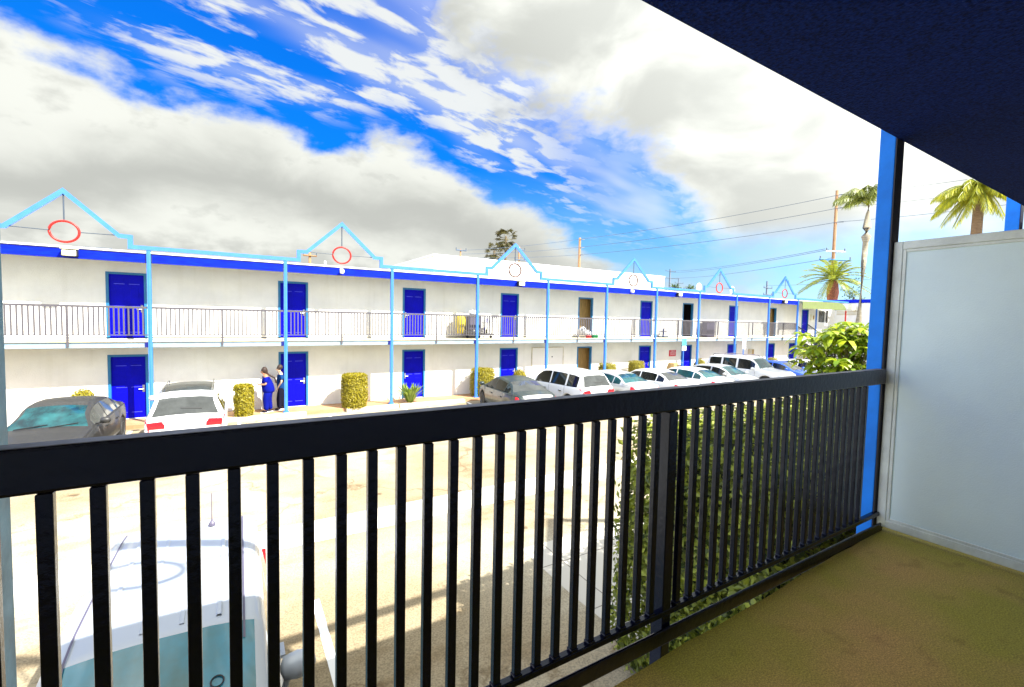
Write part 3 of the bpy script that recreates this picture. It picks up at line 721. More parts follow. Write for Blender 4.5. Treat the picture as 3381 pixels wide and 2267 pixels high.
for X, lb, c in ((23.88, 'blue parking sign with a small arrow on a pale post, nearer the red wall sign', 'signblue'), (30.15, 'pale parking sign on a pole behind the large white car with roof rack', 'signwhite')):
    t = thing('parking_sign', (X, 18.62, -3.8), lb, 'sign', 'parking signs on posts')
    MB().tube([(X, 18.64, -3.8), (X, 18.64, -.99)], .035, 8).build('pole', M['ltblue'], t)
    pn = MB().box(X - .19, X + .19, 18.58, 18.60, -1.42, -.965).build('panel', M[c], t, bevel=.004)
    pl = MB().box(X - .2, X + .2, 18.58, 18.60, -1.72, -1.44).build('plate', M['signwhite'], t, bevel=.004)
    q = MB(); q2 = MB(); y = 18.577
    q.lathe([(.001, 0), (.03, 0), (.03, .002), (.001, .002)], (X + .06, y - .002, -1.05), 12, 'y')
    stick(q, [(X + .06, -1.09), (X + .06, -1.2), (X + .13, -1.2), (X + .15, -1.3)], .026, y)
    stick(q, [(X + .03 + .085 * math.cos(R(a)), -1.25 + .085 * math.sin(R(a))) for a in range(100, 361, 20)], .02, y)
    stick(q, [(X - .1, -1.3), (X - .1, -1.38)], .02, y)
    q.build('symbol', M['doorframe'] if c == 'signblue' else M['rod'], pn)
    stick(q2, [(X - .10, -1.49), (X + .10, -1.49)], .02, y); stick(q2, [(X - .05, -1.55), (X + .05, -1.55), (X, -1.60), (X + .03, -1.64)], .016, y)
    stick(q2, [(X - .08, -1.68), (X + .1, -1.68)], .016, y)
    q2.build('lettering', M['rod'], pl)
eb = thing('electric_box', (33.3, YW - .1, -2.1), 'small yellow-grey meter box on the lower wall behind the white rack car', 'box')
MB().box(33.04, 33.58, YW - .14, YW - .001, -2.27, -1.88).build('cabinet', M['kerb'], eb); MB().box(33.33, 33.55, YW - .16, YW - .141, -2.25, -1.9).build('cover', M['binbeige'], eb)
eb = thing('electric_box', (42.0, YW - .1, .66), 'cream meter box on the upper wall beside the last blue door', 'box')
MB().box(41.76, 42.2, YW - .12, YW - .001, .41, .91).build('cabinet', M['cream'], eb); MB().box(41.98, 42.17, YW - .14, YW - .121, .5, .82).build('cover', M['binbeige'], eb)
# bin
bn = thing('litter_bin', (23.95, 19.4, -3.67), 'beige stone litter bin with a pale band below the red wall sign', 'bin')
def frust(z0, r0, z1, r1, c=(23.95, 19.4)): return MB().lathe([(r0, z0), (r1, z1)], (c[0], c[1], 0), 8)
frust(-3.67, .44, -3.05, .41).build('bin_body', M['binbeige'], bn)
frust(-3.049, .45, -2.93, .43).build('band', M['cream'], bn)
frust(-2.929, .42, -2.57, .30).build('hood', M['binbeige'], bn); MB().box(23.9, 24.22, 19.0, 19.12, -2.86, -2.68).build('flap', M['black'], bn)
# cleaning cart
ct = thing('cleaning_cart', (9.8, 19.6, -.95), 'hotel cleaning cart with a yellow bag and grey hamper on the upper walkway', 'cart')
MB().box(9.45, 10.9, 19.4, 19.85, -.80, -.74).build('base', M['black'], ct)
MB().lathe([(.16, -.72), (.22, -.5), (.24, -.1), (.2, .12), (.19, .14)], (9.23, 19.6, 0), 12).build('bag', M['yellow'], ct, smooth='all')
MB().box(9.50, 10.25, 19.4, 19.85, -.55, .08).build('hamper', M['cartgrey'], ct, bevel=.03)
MB().box(9.46, 10.29, 19.37, 19.88, .085, .13).build('hamper_rim', M['black'], ct)
MB().lathe([(.02, .12), (.16, .16), (.2, .25), (.15, .35), (.02, .38)], (9.85, 19.6, 0), 10).build('linen_bundle', M['linen'], ct, smooth='all')
for (a, b) in ((10.42, -.2), (10.42, -.73)): MB().box(10.4, 10.85, 19.42, 19.82, b - .012, b + .012).build('shelf', M['steel'], ct)
for X in (10.40, 10.86): MB().tube([(X, 19.45, -.74), (X, 19.45, .09)], .015, 6).tube([(X, 19.8, -.74), (X, 19.8, .09)], .015, 6).build('upright', M['black'], ct)
k = 0
for (x, z, h, c) in ((10.5, -.72, .3, 'door'), (10.62, -.72, .26, 'lf_clipcore'), (10.76, -.72, .34, 'white'), (10.5, -.18, .2, 'white'), (10.64, -.18, .24, 'beam'), (10.78, -.18, .2, 'olive')):
    t_ = MB().lathe([(.045, z), (.045, z + h * .6), (.015, z + h * .8), (.02, z + h)], (x, 19.6, 0), 8).build('spray_bottle', M[c], None, smooth=True)
    tag(t_, ['short blue bottle low on the cleaning cart', 'olive bottle low on the cleaning cart shelf', 'tall white bottle low on the cleaning cart shelf', 'white bottle on the cart top shelf', 'cobalt bottle on the cart top shelf', 'olive bottle on the cart top shelf'][k], 'bottle', 'bottles on the cleaning cart'); k += 1
for X in (9.55, 10.15, 10.8): MB().lathe([(.07, -.02), (.07, .02)], (X, 19.5, -.88), 10, 'y').build('caster', M['black'], ct)
def blob(c, r, m_, n=10):
    mb = MB(); random.seed(int(c[0] * 10)); pr = [(.001, -1), (.6, -.85), (.95, -.4), (1, .1), (.75, .6), (.3, .9), (.12, 1.0), (.001, 1.05)]
    mb.lathe([(a * r, b * r) for a, b in pr], c, n)
    mb.v = [(x + random.uniform(-.06, .06) * r, y + random.uniform(-.06, .06) * r, z + random.uniform(-.06, .06) * r) for x, y, z in mb.v]
    return mb
for X, Y, z, r, c, lb in ((16.62, 19.6, -.62, .28, 'linen', 'large white laundry bag on the walkway before the open tan doorway'), (17.05, 19.65, -.72, .2, 'linen', 'small white laundry bag before the open tan doorway')):
    tag(blob((X, Y, z), r, None).build('laundry_bag', M[c], None, smooth='all'), lb, 'bag', 'laundry bags by the open doorway')
tag(MB().box(16.7, 17.0, 19.3, 19.45, -.95, -.82).build('cardboard_box', M['signred'], None, bevel=.02), 'small red box in front of the laundry bags', 'box')
tag(MB().box(17.15, 17.5, 19.3, 19.5, -.95, -.78).build('plastic_crate', mat('green_crate', (.01, .30, .10)), None, bevel=.02), 'small green crate beside the laundry bags', 'crate')
tag(MB().box(27.3, 28.15, 19.5, 19.9, -.94, .05).box(27.25, 28.2, 19.45, 19.95, .055, .12).build('storage_cabinet', M['cartgrey'], None, bevel=.02), 'dark grey waist-high cabinet behind the walkway railing', 'cabinet')
tag(MB().box(23.0, 23.5, 19.5, 19.9, -.94, -.9).box(23.05, 23.1, 19.55, 19.6, -.9, -.4).box(23.4, 23.45, 19.8, 19.85, -.9, -.4).box(23.05, 23.45, 19.55, 19.85, -.6, -.56).build('luggage_stand', M['denim'], None), 'small blue folding stand on the walkway past the sixth upper door', 'stand')
# rooftop things
for X, Y, lb in ((26.4, 19.6, 'small round satellite dish beside the fifth gable on the roof edge'), (30.2, 19.7, 'tilted satellite dish seen edge-on past the fifth gable')):
    t = thing('satellite_dish', (X, Y, 1.95), lb, 'satellite dish', 'satellite dishes on the roof')
    d = MB().lathe([(.001, .10), (.12, .08), (.22, .03), (.27, -.03), (.25, -.03), (.2, .01), (.001, .06)], (X, Y, 2.35), 16, 'y').build('dish', M['white'], t, smooth='all')
    MB().tube([(X, Y + .12, 1.95), (X, Y + .12, 2.3)], .025, 6).build('mast', M['steel'], t)
pp = [((-4.4, 22, 1.95), (-4.4, 22, 2.22), (-3.55, 22, 2.24), (-3.52, 22, 2.05), 'thin bent conduit on the roof inside the largest gable')]
for a, b, c, d, lb in pp: tag(MB().tube([a, b, c, d], .02, 6).build('roof_conduit', M['rod'], None), lb, 'pipe')
tag(MB().tube([(4.05, 24, 1.95), (4.05, 24, 2.62)], .045, 8).build('roof_vent_pipe', M['white'], None), 'white vent pipe on the roof inside the second gable', 'pipe')
ac = MB().box(5.05, 5.45, 24, 24.4, 1.95, 2.36).box(5.0, 5.5, 23.95, 24.45, 2.365, 2.42); tag(ac.build('air_conditioner', M['slabedge'], None), 'small grey air conditioner on the roof behind the second gable', 'air conditioner')

# ------------------------------------------------------------------ warehouse beyond, utility poles, cables
wh = thing('warehouse', (35, 53, GF), 'plain white flat-roofed warehouse rising behind the motel roof', 'building')
MB().box(18.05, 52.9, 45, 61, -3.9, 6.28).build('wall', M['stucco2'], wh)
MB().box(17.98, 52.97, 44.93, 61.07, 6.285, 6.50).build('parapet', M['white'], wh)
for X in (24.5, 31, 38, 45.5): MB().box(X - .03, X + .03, 44.985, 44.999, -3.9, 6.28).build('wall_joint', M['kerb'], wh)
def insul(X, Y, Z, par, w=.05): MB().lathe([(w * .5, Z), (w, Z + .08), (w * .6, Z + .16), (w, Z + .24), (w * .4, Z + .3)], (X, Y, 0), 8).build('insulator', M['rod'], par)
def upole(X, Y, top, lb, arms=(), r=.16, steel=False, ang=None):
    t = thing('utility_pole', (X, Y, GF), lb, 'utility pole', 'utility poles')
    MB().tube([(X, Y, GF), (X, Y, top)], [r * 1.25, r * .8], 10).build('pole', M['wood'] if not steel else M['wire'], t, smooth='all')
    for (z, w, m__) in arms:
        dx, dy = (math.cos(ang), math.sin(ang)) if ang is not None else (1, 0)
        a = MB().tube([(X - dx * w, Y - dy * w - .2, z), (X + dx * w, Y + dy * w - .2, z)], .085, 4).build('crossarm', M[m__], t)
        for s_ in (-.95, .95): insul(X + dx * w * s_, Y + dy * w * s_ - .2, z + .07, a, .07)
    return t
P1 = (41.42, 50); P2 = (56.3, 25)
vd = math.atan2(-56.3, 25)   # across the line of sight
t = upole(*P1, 11.35, 'brown wooden utility pole rising behind the white warehouse', r=.2)
for z in (11.1, 10.0, 9.0): MB().tube([(P1[0], P1[1] - .2, z), (P1[0] + .6, P1[1] - .3, z + .02)], .05, 6).build('insulator_bracket', M['rod'], t)
t = upole(*P2, 14.6, 'tall brown wooden utility pole with two crossarms behind the date palm', [(8.05, 1.15, 'cream'), (7.15, 1.9, 'doorframe')], r=.17, ang=R(-24.0))
for z in (14.1, 12.7, 11.2): MB().tube([(P2[0], P2[1] - .2, z), (P2[0] + .45, P2[1] - .6, z + .02)], .045, 6).build('insulator_bracket', M['rod'], t)
upole(120.2, 100, 16.9, 'distant steel utility pole with long crossarm past the warehouse end', [(16.2, 2.4, 'wire'), (14.0, 3.4, 'wire')], .3, True)
upole(112, 90, 12.9, 'thin distant pole above the treetop past the warehouse end', [(11.4, 1.8, 'wire')], .22, True)
upole(87.6, 50, 8.2, 'distant pole standing between the fifth and sixth gables', [(6.9, 1.4, 'wire'), (5.6, 1.4, 'wire')], .2, True)
upole(28.1, 60, 9.7, 'thin dark pole next to the twin fan palms', [(9.5, .8, 'wire')], .12)
upole(8.4, 60, 7.45, 'small wooden pole seen through the second gable', [(7.0, .75, 'wood')], .17)
upole(37.9, 60, 11.0, 'short double-armed pole seen through the third gable', [(10.5, .9, 'wire'), (9.0, .9, 'wire')], .17)
upole(66.5, 6.9, 16.5, 'far utility pole beyond the pale divider', [(15.6, 1.0, 'wire')], .17)
def wire(a, b, sag, lb, r=.028, n=16):
    pts = [(a[0] + (b[0] - a[0]) * i / n, a[1] + (b[1] - a[1]) * i / n, a[2] + (b[2] - a[2]) * i / n - sag * 4 * (i / n) * (1 - i / n)) for i in range(n + 1)]
    tag(MB().tube(pts, r, 5).build('power_cable', M['wire'], None), lb, 'cable', 'overhead power cables')
for i, (z1, z2) in enumerate(((11.15, 14.1), (10.05, 12.7), (9.02, 11.2))):
    w3 = ['top', 'middle', 'lowest'][i]
    wire((P1[0], P1[1] - .3, z1), (P2[0], P2[1] - .4, z2), .35, w3 + ' of three cables from the warehouse pole up to the tall pole', .026)
    wire((P2[0], P2[1] - .4, z2), (66.5, 6.8, z2 + 1.3), .3, w3 + ' of three cables running on from the tall pole past the blue post', .022)
    wire((28.1, 60, 9.5 - .5 * i), (P1[0], P1[1] - .3, z1), .2, w3 + ' of three cables between the fan palms and the warehouse pole', .024)
for i, (dx, z2, z1) in enumerate(((-1.1, 8.3, 16.3), (-.6, 8.25, 15.8), (0, 7.4, 14.0))):
    w3 = ['upper', 'second', 'lower'][i]
    wire((120.2, 100, z1), (P2[0] + dx * .9, P2[1] - dx * .4, z2), .6, w3 + ' of the low cables from the far steel pole to the crossarm', .03)
wire((87.6, 50, 7.4), (60, 15, 5.9), .5, 'low sagging cable passing behind the farthest gable', .02)
# ------------------------------------------------------------------ vehicles
def interp(P, x):
    if x <= P[0][0]: return P[0][1]
    for (a, u), (b, v) in zip(P[:-1], P[1:]):
        if x <= b: return u + (v - u) * (x - a) / (b - a)
    return P[-1][1]
KINDS = {
 'sedan': dict(L=4.7, W=.90, tyre=.32,
    H=[(-2.35, .66), (-2.33, .90), (-2.24, 1.02), (-1.72, 1.08), (-1.35, 1.25), (-.98, 1.375), (-.6, 1.43), (-.1, 1.45), (.3, 1.43), (.55, 1.385), (.95, 1.20), (1.38, .99), (1.7, .93), (2.05, .84), (2.25, .73), (2.35, .55)],
    B=[(-2.35, .62), (-2.32, .84), (-2.2, .95), (-1.7, .99), (-.5, .965), (.8, .925), (1.4, .88), (2.0, .76), (2.25, .64), (2.35, .5)],
    Wd=[(-2.35, .70), (-2.25, .80), (-1.9, .875), (-1.0, .90), (1.2, .90), (1.9, .86), (2.2, .75), (2.35, .58)], RW=.60,
    ws=(1.36, .56), rw=(-1.70, -.98), side=[(-1.42, -1.0), (-.95, .02), (.09, 1.08)], wheels=(1.42, -1.42), ends=.33),
 'suv': dict(L=4.6, W=.92, tyre=.36,
    H=[(-2.3, .93), (-2.28, 1.03), (-2.22, 1.10), (-2.0, 1.50), (-1.85, 1.62), (-1.6, 1.67), (-.6, 1.71), (.1, 1.70), (.45, 1.66), (.65, 1.60), (1.0, 1.38), (1.32, 1.16), (1.6, 1.09), (2.0, 1.0), (2.22, .87), (2.3, .65)],
    B=[(-2.3, .76), (-2.25, .98), (-2.1, 1.08), (-.5, 1.05), (.8, 1.02), (1.35, 1.0), (2.0, .88), (2.22, .75), (2.3, .6)],
    Wd=[(-2.3, .80), (-2.2, .87), (-1.8, .915), (1.2, .92), (1.9, .88), (2.2, .78), (2.3, .62)], RW=.63,
    ws=(1.30, .62), rw=(-2.20, -1.93), side=[(-1.88, -1.22), (-1.12, -.12), (-.04, 1.02)], wheels=(1.42, -1.38), ends=.36),
 'bigsuv': dict(L=4.9, W=.95, tyre=.40,
    H=[(-2.45, .85), (-2.43, 1.08), (-2.38, 1.18), (-2.22, 1.60), (-2.12, 1.76), (-1.9, 1.82), (-.6, 1.86), (.2, 1.84), (.5, 1.79), (.72, 1.66), (1.05, 1.30), (1.12, 1.20), (1.4, 1.16), (2.1, 1.10), (2.38, .98), (2.45, .7)],
    B=[(-2.45, .8), (-2.4, 1.05), (-2.2, 1.13), (1.1, 1.10), (2.1, 1.0), (2.38, .86), (2.45, .65)],
    Wd=[(-2.45, .85), (-2.3, .92), (-1.9, .95), (1.9, .94), (2.3, .88), (2.45, .75)], RW=.70,
    ws=(1.10, .58), rw=(-2.37, -2.18), side=[(-2.08, -1.30), (-1.18, -.32), (-.20, .82)], wheels=(1.5, -1.45), ends=.38),
 'van': dict(L=4.25, W=.85, tyre=.33,
    H=[(-2.125, .95), (-2.115, 1.2), (-2.10, 1.5), (-2.04, 1.80), (-1.97, 1.90), (-1.7, 1.935), (-.6, 1.95), (-.05, 1.94), (.17, 1.90), (.62, 1.60), (1.22, 1.22), (1.5, 1.10), (1.9, .98), (2.07, .85), (2.125, .6)],
    B=[(-2.125, .9), (-2.1, 1.15), (-1.9, 1.17), (1.0, 1.12), (1.5, 1.0), (1.95, .88), (2.08, .75), (2.125, .55)],
    Wd=[(-2.125, .78), (-2.05, .83), (-1.8, .85), (1.2, .85), (1.8, .80), (2.05, .68), (2.125, .55)], RW=.635,
    ws=(1.20, .18), rw=(-2.105, -2.05), side=[(-1.85, -1.0), (-.9, .0), (.1, .95)], wheels=(1.30, -1.35), ends=.33),
}
def make_car(kind, x, y, rz, paint, glass, label, gwin='g_dark', rack=False, gnd=GF, group='cars parked along the far block', cat='car', name='parked_car', rearglass=None, plate=True, scale=1.0, roof=None, clad=False):
    K = KINDS[kind]; L = K['L']; hl = L / 2; tr = K['tyre']; ar = tr + .055
    root = thing(name, (x, y, gnd), label, cat, group, rz); root.scale = (scale, scale, scale)
    def sec(X):
        H = interp(K['H'], X); B = min(interp(K['B'], X), H - .02); W = interp(K['Wd'], X)
        g = max(0, min(1, (H - B - .06) / .30)); g = g * g * (3 - 2 * g)
        Wt = (W - .10) * (1 - g) + K['RW'] * g
        s_ = .24
        for xw in K['wheels']:
            d = abs(X - xw)
            if d < ar: s_ = max(s_, math.sqrt(ar * ar - d * d) + tr - .01)
        if X < -hl + .1 or X > hl - .1: s_ = K['ends']
        E = B + (H - B) * (.55 * (1 - g) + .90 * g)
        E = min(E, H - .012)
        if kind in ('suv', 'bigsuv', 'van'): pass
        pts = [(W - .07, s_), (W - .015, s_ + (B - s_) * .12), (W, s_ + (B - s_) * .5), (W - .008, B - (B - s_) * .22), (W - .035, B - .02 * (B - s_)), (W - .055, B),
               (W - .06 + (Wt + .035 - W + .06) * .06, B + (E - B) * .06), (W - .06 + (Wt + .035 - W + .06) * .90, B + (E - B) * .90), (Wt + .02, E), (Wt - .035, E + (H - E) * .62), (Wt - .10, H - .012), (Wt * .5, H + .012), (0, H + .02)]
        return pts
    keys = set([p[0] for p in K['H']] + [p[0] for p in K['B']] + list(K['ws']) + list(K['rw']) + [q for w in K['side'] for q in w])
    for xw in K['wheels']:
        for i in range(-8, 9): keys.add(xw + ar * math.sin(R(i * 90 / 8.0)) * .9999)
        keys.add(xw - ar - .004); keys.add(xw + ar + .004)
    X = -hl
    while X < hl: keys.add(X); X += .16
    xs_ = sorted(k for k in keys if -hl <= k <= hl); xs_ = [v for i, v in enumerate(xs_) if i == 0 or v - xs_[i - 1] > .0015]
    rows = 13; S = [sec(v) for v in xs_]
    def full(i): return [(xs_[i], -p[0], p[1]) for p in S[i]] + [(xs_[i], p[0], p[1]) for p in reversed(S[i][:-1])]
    nr = 2 * rows - 1; V = [q for i in range(len(xs_)) for q in full(i)]
    buckets = {}
    def put(key, f): buckets.setdefault(key, []).append(f)
    for i in range(len(xs_) - 1):
        xm = (xs_[i] + xs_[i + 1]) / 2
        for j in range(nr - 1):
            jj = j if j < rows - 1 else nr - 2 - j     # symmetric row index 0..11
            f = (i * nr + j, i * nr + j + 1, (i + 1) * nr + j + 1, (i + 1) * nr + j); key = 'body'
            if jj >= 9 and K['ws'][1] < xm < K['ws'][0]: key = 'ws'
            elif jj >= 9 and K['rw'][0] < xm < K['rw'][1]: key = 'rw'
            elif jj == 6:
                for w, (a, b) in enumerate(K['side']):
                    if a < xm < b: key = ('side', w, 0 if j < rows - 1 else 1)
            if roof and key == 'body' and jj >= 9 and K['rw'][1] + .36 < xm < K['ws'][1] - .12: key = 'roof'
            if clad and key == 'body' and jj == 0: key = 'clad'
            put(key, f)
    e0 = tuple(range(nr)); e1 = tuple((len(xs_) - 1) * nr + k for k in range(nr - 1, -1, -1))
    put('body', e0); put('body', e1)
    def emit(key, nm, m_, par, sm='x'):
        used = {}; vs = []; fs = []
        for f in buckets.get(key, []):
            g = []
            for k in f:
                if k not in used: used[k] = len(vs); vs.append(V[k])
                g.append(used[k])
            fs.append(tuple(g))
        if not fs: return None
        return MB().add(vs, fs).build(nm, m_, par, smooth=sm, world=False)
    body = emit('body', 'body', M[paint], root)
    emit('ws', 'windshield', M[glass], root); emit('rw', 'rear_window', M[rearglass or glass], root)
    for w in range(len(K['side'])):
        for s_ in (0, 1): emit(('side', w, s_), 'side_window', M[gwin], root)
    if roof: emit('roof', 'sunroof_panel', M[roof], root)
    if clad: emit('clad', 'sill_cladding', M['black'], root)
    B = interp(K['B'], 0)
    ib = MB().box(-hl + .12, hl - .12, -K['W'] + .20, K['W'] - .20, .20, .62).build('undertray', M['black'], root, world=False)
    def side_pt(X, r, sgn, off):
        p = sec(X); i = int(r); t = r - i; i2 = min(i + 1, 12)
        return (X, sgn * (p[i][0] + (p[i2][0] - p[i][0]) * t + off), p[i][1] + (p[i2][1] - p[i][1]) * t + (off if r > 8 else off * .5))
    def patch(mb, xa, xb, ra, rb, sgn, off=.005, n=4, m=3):
        vs = [side_pt(xa + (xb - xa) * i / n, ra + (rb - ra) * j / m, sgn, off) for i in range(n + 1) for j in range(m + 1)]
        mb.add(vs, [(i * (m + 1) + j, i * (m + 1) + j + 1, (i + 1) * (m + 1) + j + 1, (i + 1) * (m + 1) + j) for i in range(n) for j in range(m)])
    # pillar / belt trim, door seams
    sm = MB()
    for sgn in (-1, 1):
        for xx in (K['side'][-1][0] - .03, K['side'][-2][0] - .03, K['side'][-1][1] + .06):
            patch(sm, xx - .006, xx + .006, 1.2, 5, sgn, .003, 1, 6)
        patch(sm, K['side'][0][0], K['side'][-1][1], 5.6, 6.0, sgn, .004, 14, 1)
    sm.build('door_seam', M['black'], body, world=False)
    for sgn in (-1, 1):
        for w in (-1, -2):
            a, b = K['side'][w]; hx = a + .12
            MB().box(hx, hx + .2, sgn * (K['W'] - .005) - .012, sgn * (K['W'] - .005) + .022 * sgn + .012, B - .20, B - .165).build('door_handle', M[paint] if paint != 'p_white' else M['chrome'], body, world=False)
    # lamps
    zt = interp(K['B'], -hl + .12); tall = kind in ('suv', 'bigsuv', 'van')
    for sgn in (-1, 1):
        t = MB()
        if kind != 'van': patch(t, -hl + .005, -hl + (.28 if not tall else .22), 3.0 if not tall else 3.9, 4.95, sgn, .008, 6, 4)
        yw = interp(K['Wd'], -hl); z0 = K['ends'] + .30; z1 = interp(K['H'], -hl) + (.0 if not tall else .0)
        y0, y1 = sorted((sgn * (yw - .02), sgn * (yw - .36)))
        t.box(-hl - .014, -hl + .0, y0, y1, z1 - .09, z1 - .01)
        # on the slanted panel above the end face
        a = interp(K['H'], -hl + .02) ; t.add([(-hl - .012, sgn * (yw - .0), z1 - .01), (-hl - .012, sgn * (yw - .36), z1 - .01), (-hl + .008, sgn * (yw - .30), a - .01), (-hl + .008, sgn * (yw + .0), a - .03)], [(0, 1, 2, 3)])
        t.build('tail_light', M['taillight'], root, world=False, smooth=True)
        h = MB(); patch(h, hl - .30, hl - .004, 3.4, 6, sgn, .006, 6, 4); yf = interp(K['Wd'], hl); zf = interp(K['H'], hl)
        y0, y1 = sorted((sgn * (yf - .0), sgn * (yf - .26))); h.box(hl, hl + .012, y0, y1, zf - .12, zf - .0)
        h.build('headlight', M['headlight'], root, world=False, smooth=True)
        mx = K['ws'][0] - .28; my = sgn * (K['W'] + .05); mz = B + .1
        if kind == 'van': mx = .30; mz = 1.46
        big = 1.25 if kind == 'van' else 1
        if big > 1: my -= sgn * .06
        mr = MB().tube([(mx, sgn * (K['W'] - .08), B + .02), (mx, my, mz - .04)], .025, 6)
        mr.lathe([(.02 * big, -.10 * big), (.07 * big, -.08 * big), (.085 * big, 0), (.075 * big, .08 * big), (.02 * big, .11 * big)], (mx, my + sgn * .06, mz), 10, 'y')
        mr.build('wing_mirror', M[paint], root, world=False, smooth='all')
    if plate: 
        MB().box(-hl - .012, -hl + .001, -.16, .16, .50, .62).build('licence_plate', M['white'], root, world=False)
        MB().box(-hl - .010, -hl + .001, -K['Wd'][0][1] + .08, K['Wd'][0][1] - .08, K['ends'] + .0, K['ends'] + .09).build('bumper_trim', M['black'], root, world=False)
    MB().box(hl - .001, hl + .010, -.42, .42, .38, .50).build('grille', M['black'], root, world=False)
    wb = K['ws'][0] + .03
    MB().tube([(wb, -.55, interp(K['H'], wb) + .025), (wb - .10, .0, interp(K['H'], wb - .10) + .03)], .011, 5).tube([(wb, .05, interp(K['H'], wb) + .025), (wb - .10, .55, interp(K['H'], wb - .10) + .03)], .011, 5).build('wiper', M['black'], root, world=False)
    if tall:
        MB().tube([(K['rw'][0] + .06, -.35, interp(K['H'], K['rw'][0] + .06) + .03), (K['rw'][0] + .08, .12, interp(K['H'], K['rw'][0] + .08) + .03)], .011, 5).build('rear_wiper', M['black'], root, world=False)
    if rack:
        for sgn in (-1, 1):
            yy = sgn * (K['RW'] - .07); xa, xb = K['rw'][1] + .2, K['ws'][1] - .25
            pts = [(xa, yy, interp(K['H'], xa) + .01), (xa + .1, yy, interp(K['H'], xa) + .075), (xb - .1, yy, interp(K['H'], xb) + .075), (xb, yy, interp(K['H'], xb) + .01)]
            MB().tube(pts, .018, 6).build('roof_rail', M['chrome'] if kind != 'bigsuv' else M['cartgrey'], root, world=False)
        if kind == 'bigsuv':
            for xx in (-1.2, 0): MB().tube([(xx, -K['RW'] + .07, 1.93), (xx, K['RW'] - .07, 1.93)], .016, 6).build('roof_bar', M['cartgrey'], root, world=False)
    first = None
    for xw in K['wheels']:
        for sgn in (-1, 1):
            yc = sgn * (K['W'] - .12)
            if first is None:
                ty = MB().lathe([(tr * .62, -.10), (tr * .93, -.11), (tr, -.07), (tr, .07), (tr * .93, .11), (tr * .62, .10)], (0, 0, 0), 24, 'y').build('wheel', M['rubber'], None, smooth=True)
                ri = MB().lathe([(.02, -.085), (tr * .2, -.09), (tr * .22, -.06), (tr * .56, -.075), (tr * .64, -.104), (tr * .64, .104), (tr * .56, .075), (tr * .22, .06), (tr * .2, .09), (.02, .085)], (0, 0, 0), 20, 'y')
                rim = ri.build('rim', M['rim'], None, smooth=True); rim.parent = ty
                sp = MB()
                for k in range(5):
                    a0 = 2 * math.pi * (k + .5) / 5
                    for yy in (-.095, .095):
                        q = [(math.cos(a0 - .28) * tr * .26, yy, math.sin(a0 - .28) * tr * .26), (math.cos(a0 - .36) * tr * .55, yy, math.sin(a0 - .36) * tr * .55), (math.cos(a0 + .36) * tr * .55, yy, math.sin(a0 + .36) * tr * .55), (math.cos(a0 + .28) * tr * .26, yy, math.sin(a0 + .28) * tr * .26)]
                        sp.add(q, [(0, 1, 2, 3)])
                s2 = sp.build('rim_gap', M['black'], None); s2.parent = ty
                ty.parent = root; first = ty; o = ty
            else:
                o = first.copy(); COL.objects.link(o); o.parent = root
                for ch in list(first.children): c = ch.copy(); COL.objects.link(c); c.parent = o
            o.location = (xw, yc, tr)
    return root, K, interp
NOSE_IN, NOSE_OUT = R(90), R(-90)
make_car('sedan', -3.62, 16.25, NOSE_OUT + R(-2), 'p_dark', 'g_teal', 'dark grey sedan facing out, with teal-looking windshield, first in the parked row', gwin='g_grey')
make_car('suv', -.95, 16.75, NOSE_IN, 'p_white', 'g_dark', 'white suv with dark glass roof, backed to the yard beside the tall clipped shrub', rack=True, rearglass='g_grey', roof='g_grey')
make_car('sedan', 10.02, 16.05, NOSE_IN - R(9), 'p_green', 'g_grey', 'dark green-grey sedan parked askew, nearest the strap-leaved plant', gwin='g_dark', rearglass='g_grey')
make_car('suv', 12.75, 16.2, NOSE_IN, 'p_white', 'g_dark', 'white suv with black windows between the dark sedan and silver sedan', gwin='g_dark', rearglass='g_grey')
make_car('sedan', 15.65, 16.3, NOSE_IN, 'p_silver', 'g_teal', 'silver sedan with pale green rear glass parked beside the white suv', gwin='g_teal')
make_car('sedan', 18.15, 16.0, NOSE_IN, 'p_white', 'g_grey', 'white sedan with dark side windows and grey rear glass next to the silver sedan', gwin='g_dark', rearglass='g_grey')
make_car('sedan', 20.85, 16.0, NOSE_IN, 'p_white', 'g_teal', 'white sedan with green side glass in front of the litter bin', gwin='g_teal')
make_car('sedan', 24.0, 16.3, NOSE_OUT, 'p_silver', 'g_teal', 'pale grey sedan facing out with cyan windshield beside the white rack car', gwin='g_dark')
make_car('bigsuv', 27.0, 16.3, NOSE_OUT + R(2), 'p_white', 'g_teal', 'large boxy white car with roof rack, tallest in the parked row', gwin='g_dark', rack=True)
make_car('sedan', 30.4, 16.4, NOSE_OUT, 'p_blue', 'g_grey', 'bright blue sedan parked past the large white rack car', gwin='g_dark')
make_car('sedan', 33.5, 16.4, NOSE_OUT, 'p_white', 'g_dark', 'last white sedan of the row, partly behind the leafy shrub', gwin='g_dark')
vn, K, ip = make_car('van', -.44, 4.28, NOSE_OUT - R(1), 'p_van', 'g_van', 'white van seen from above through the railing, whip aerial on its roof', gnd=GN, group=None, cat='van', name='parked_van')
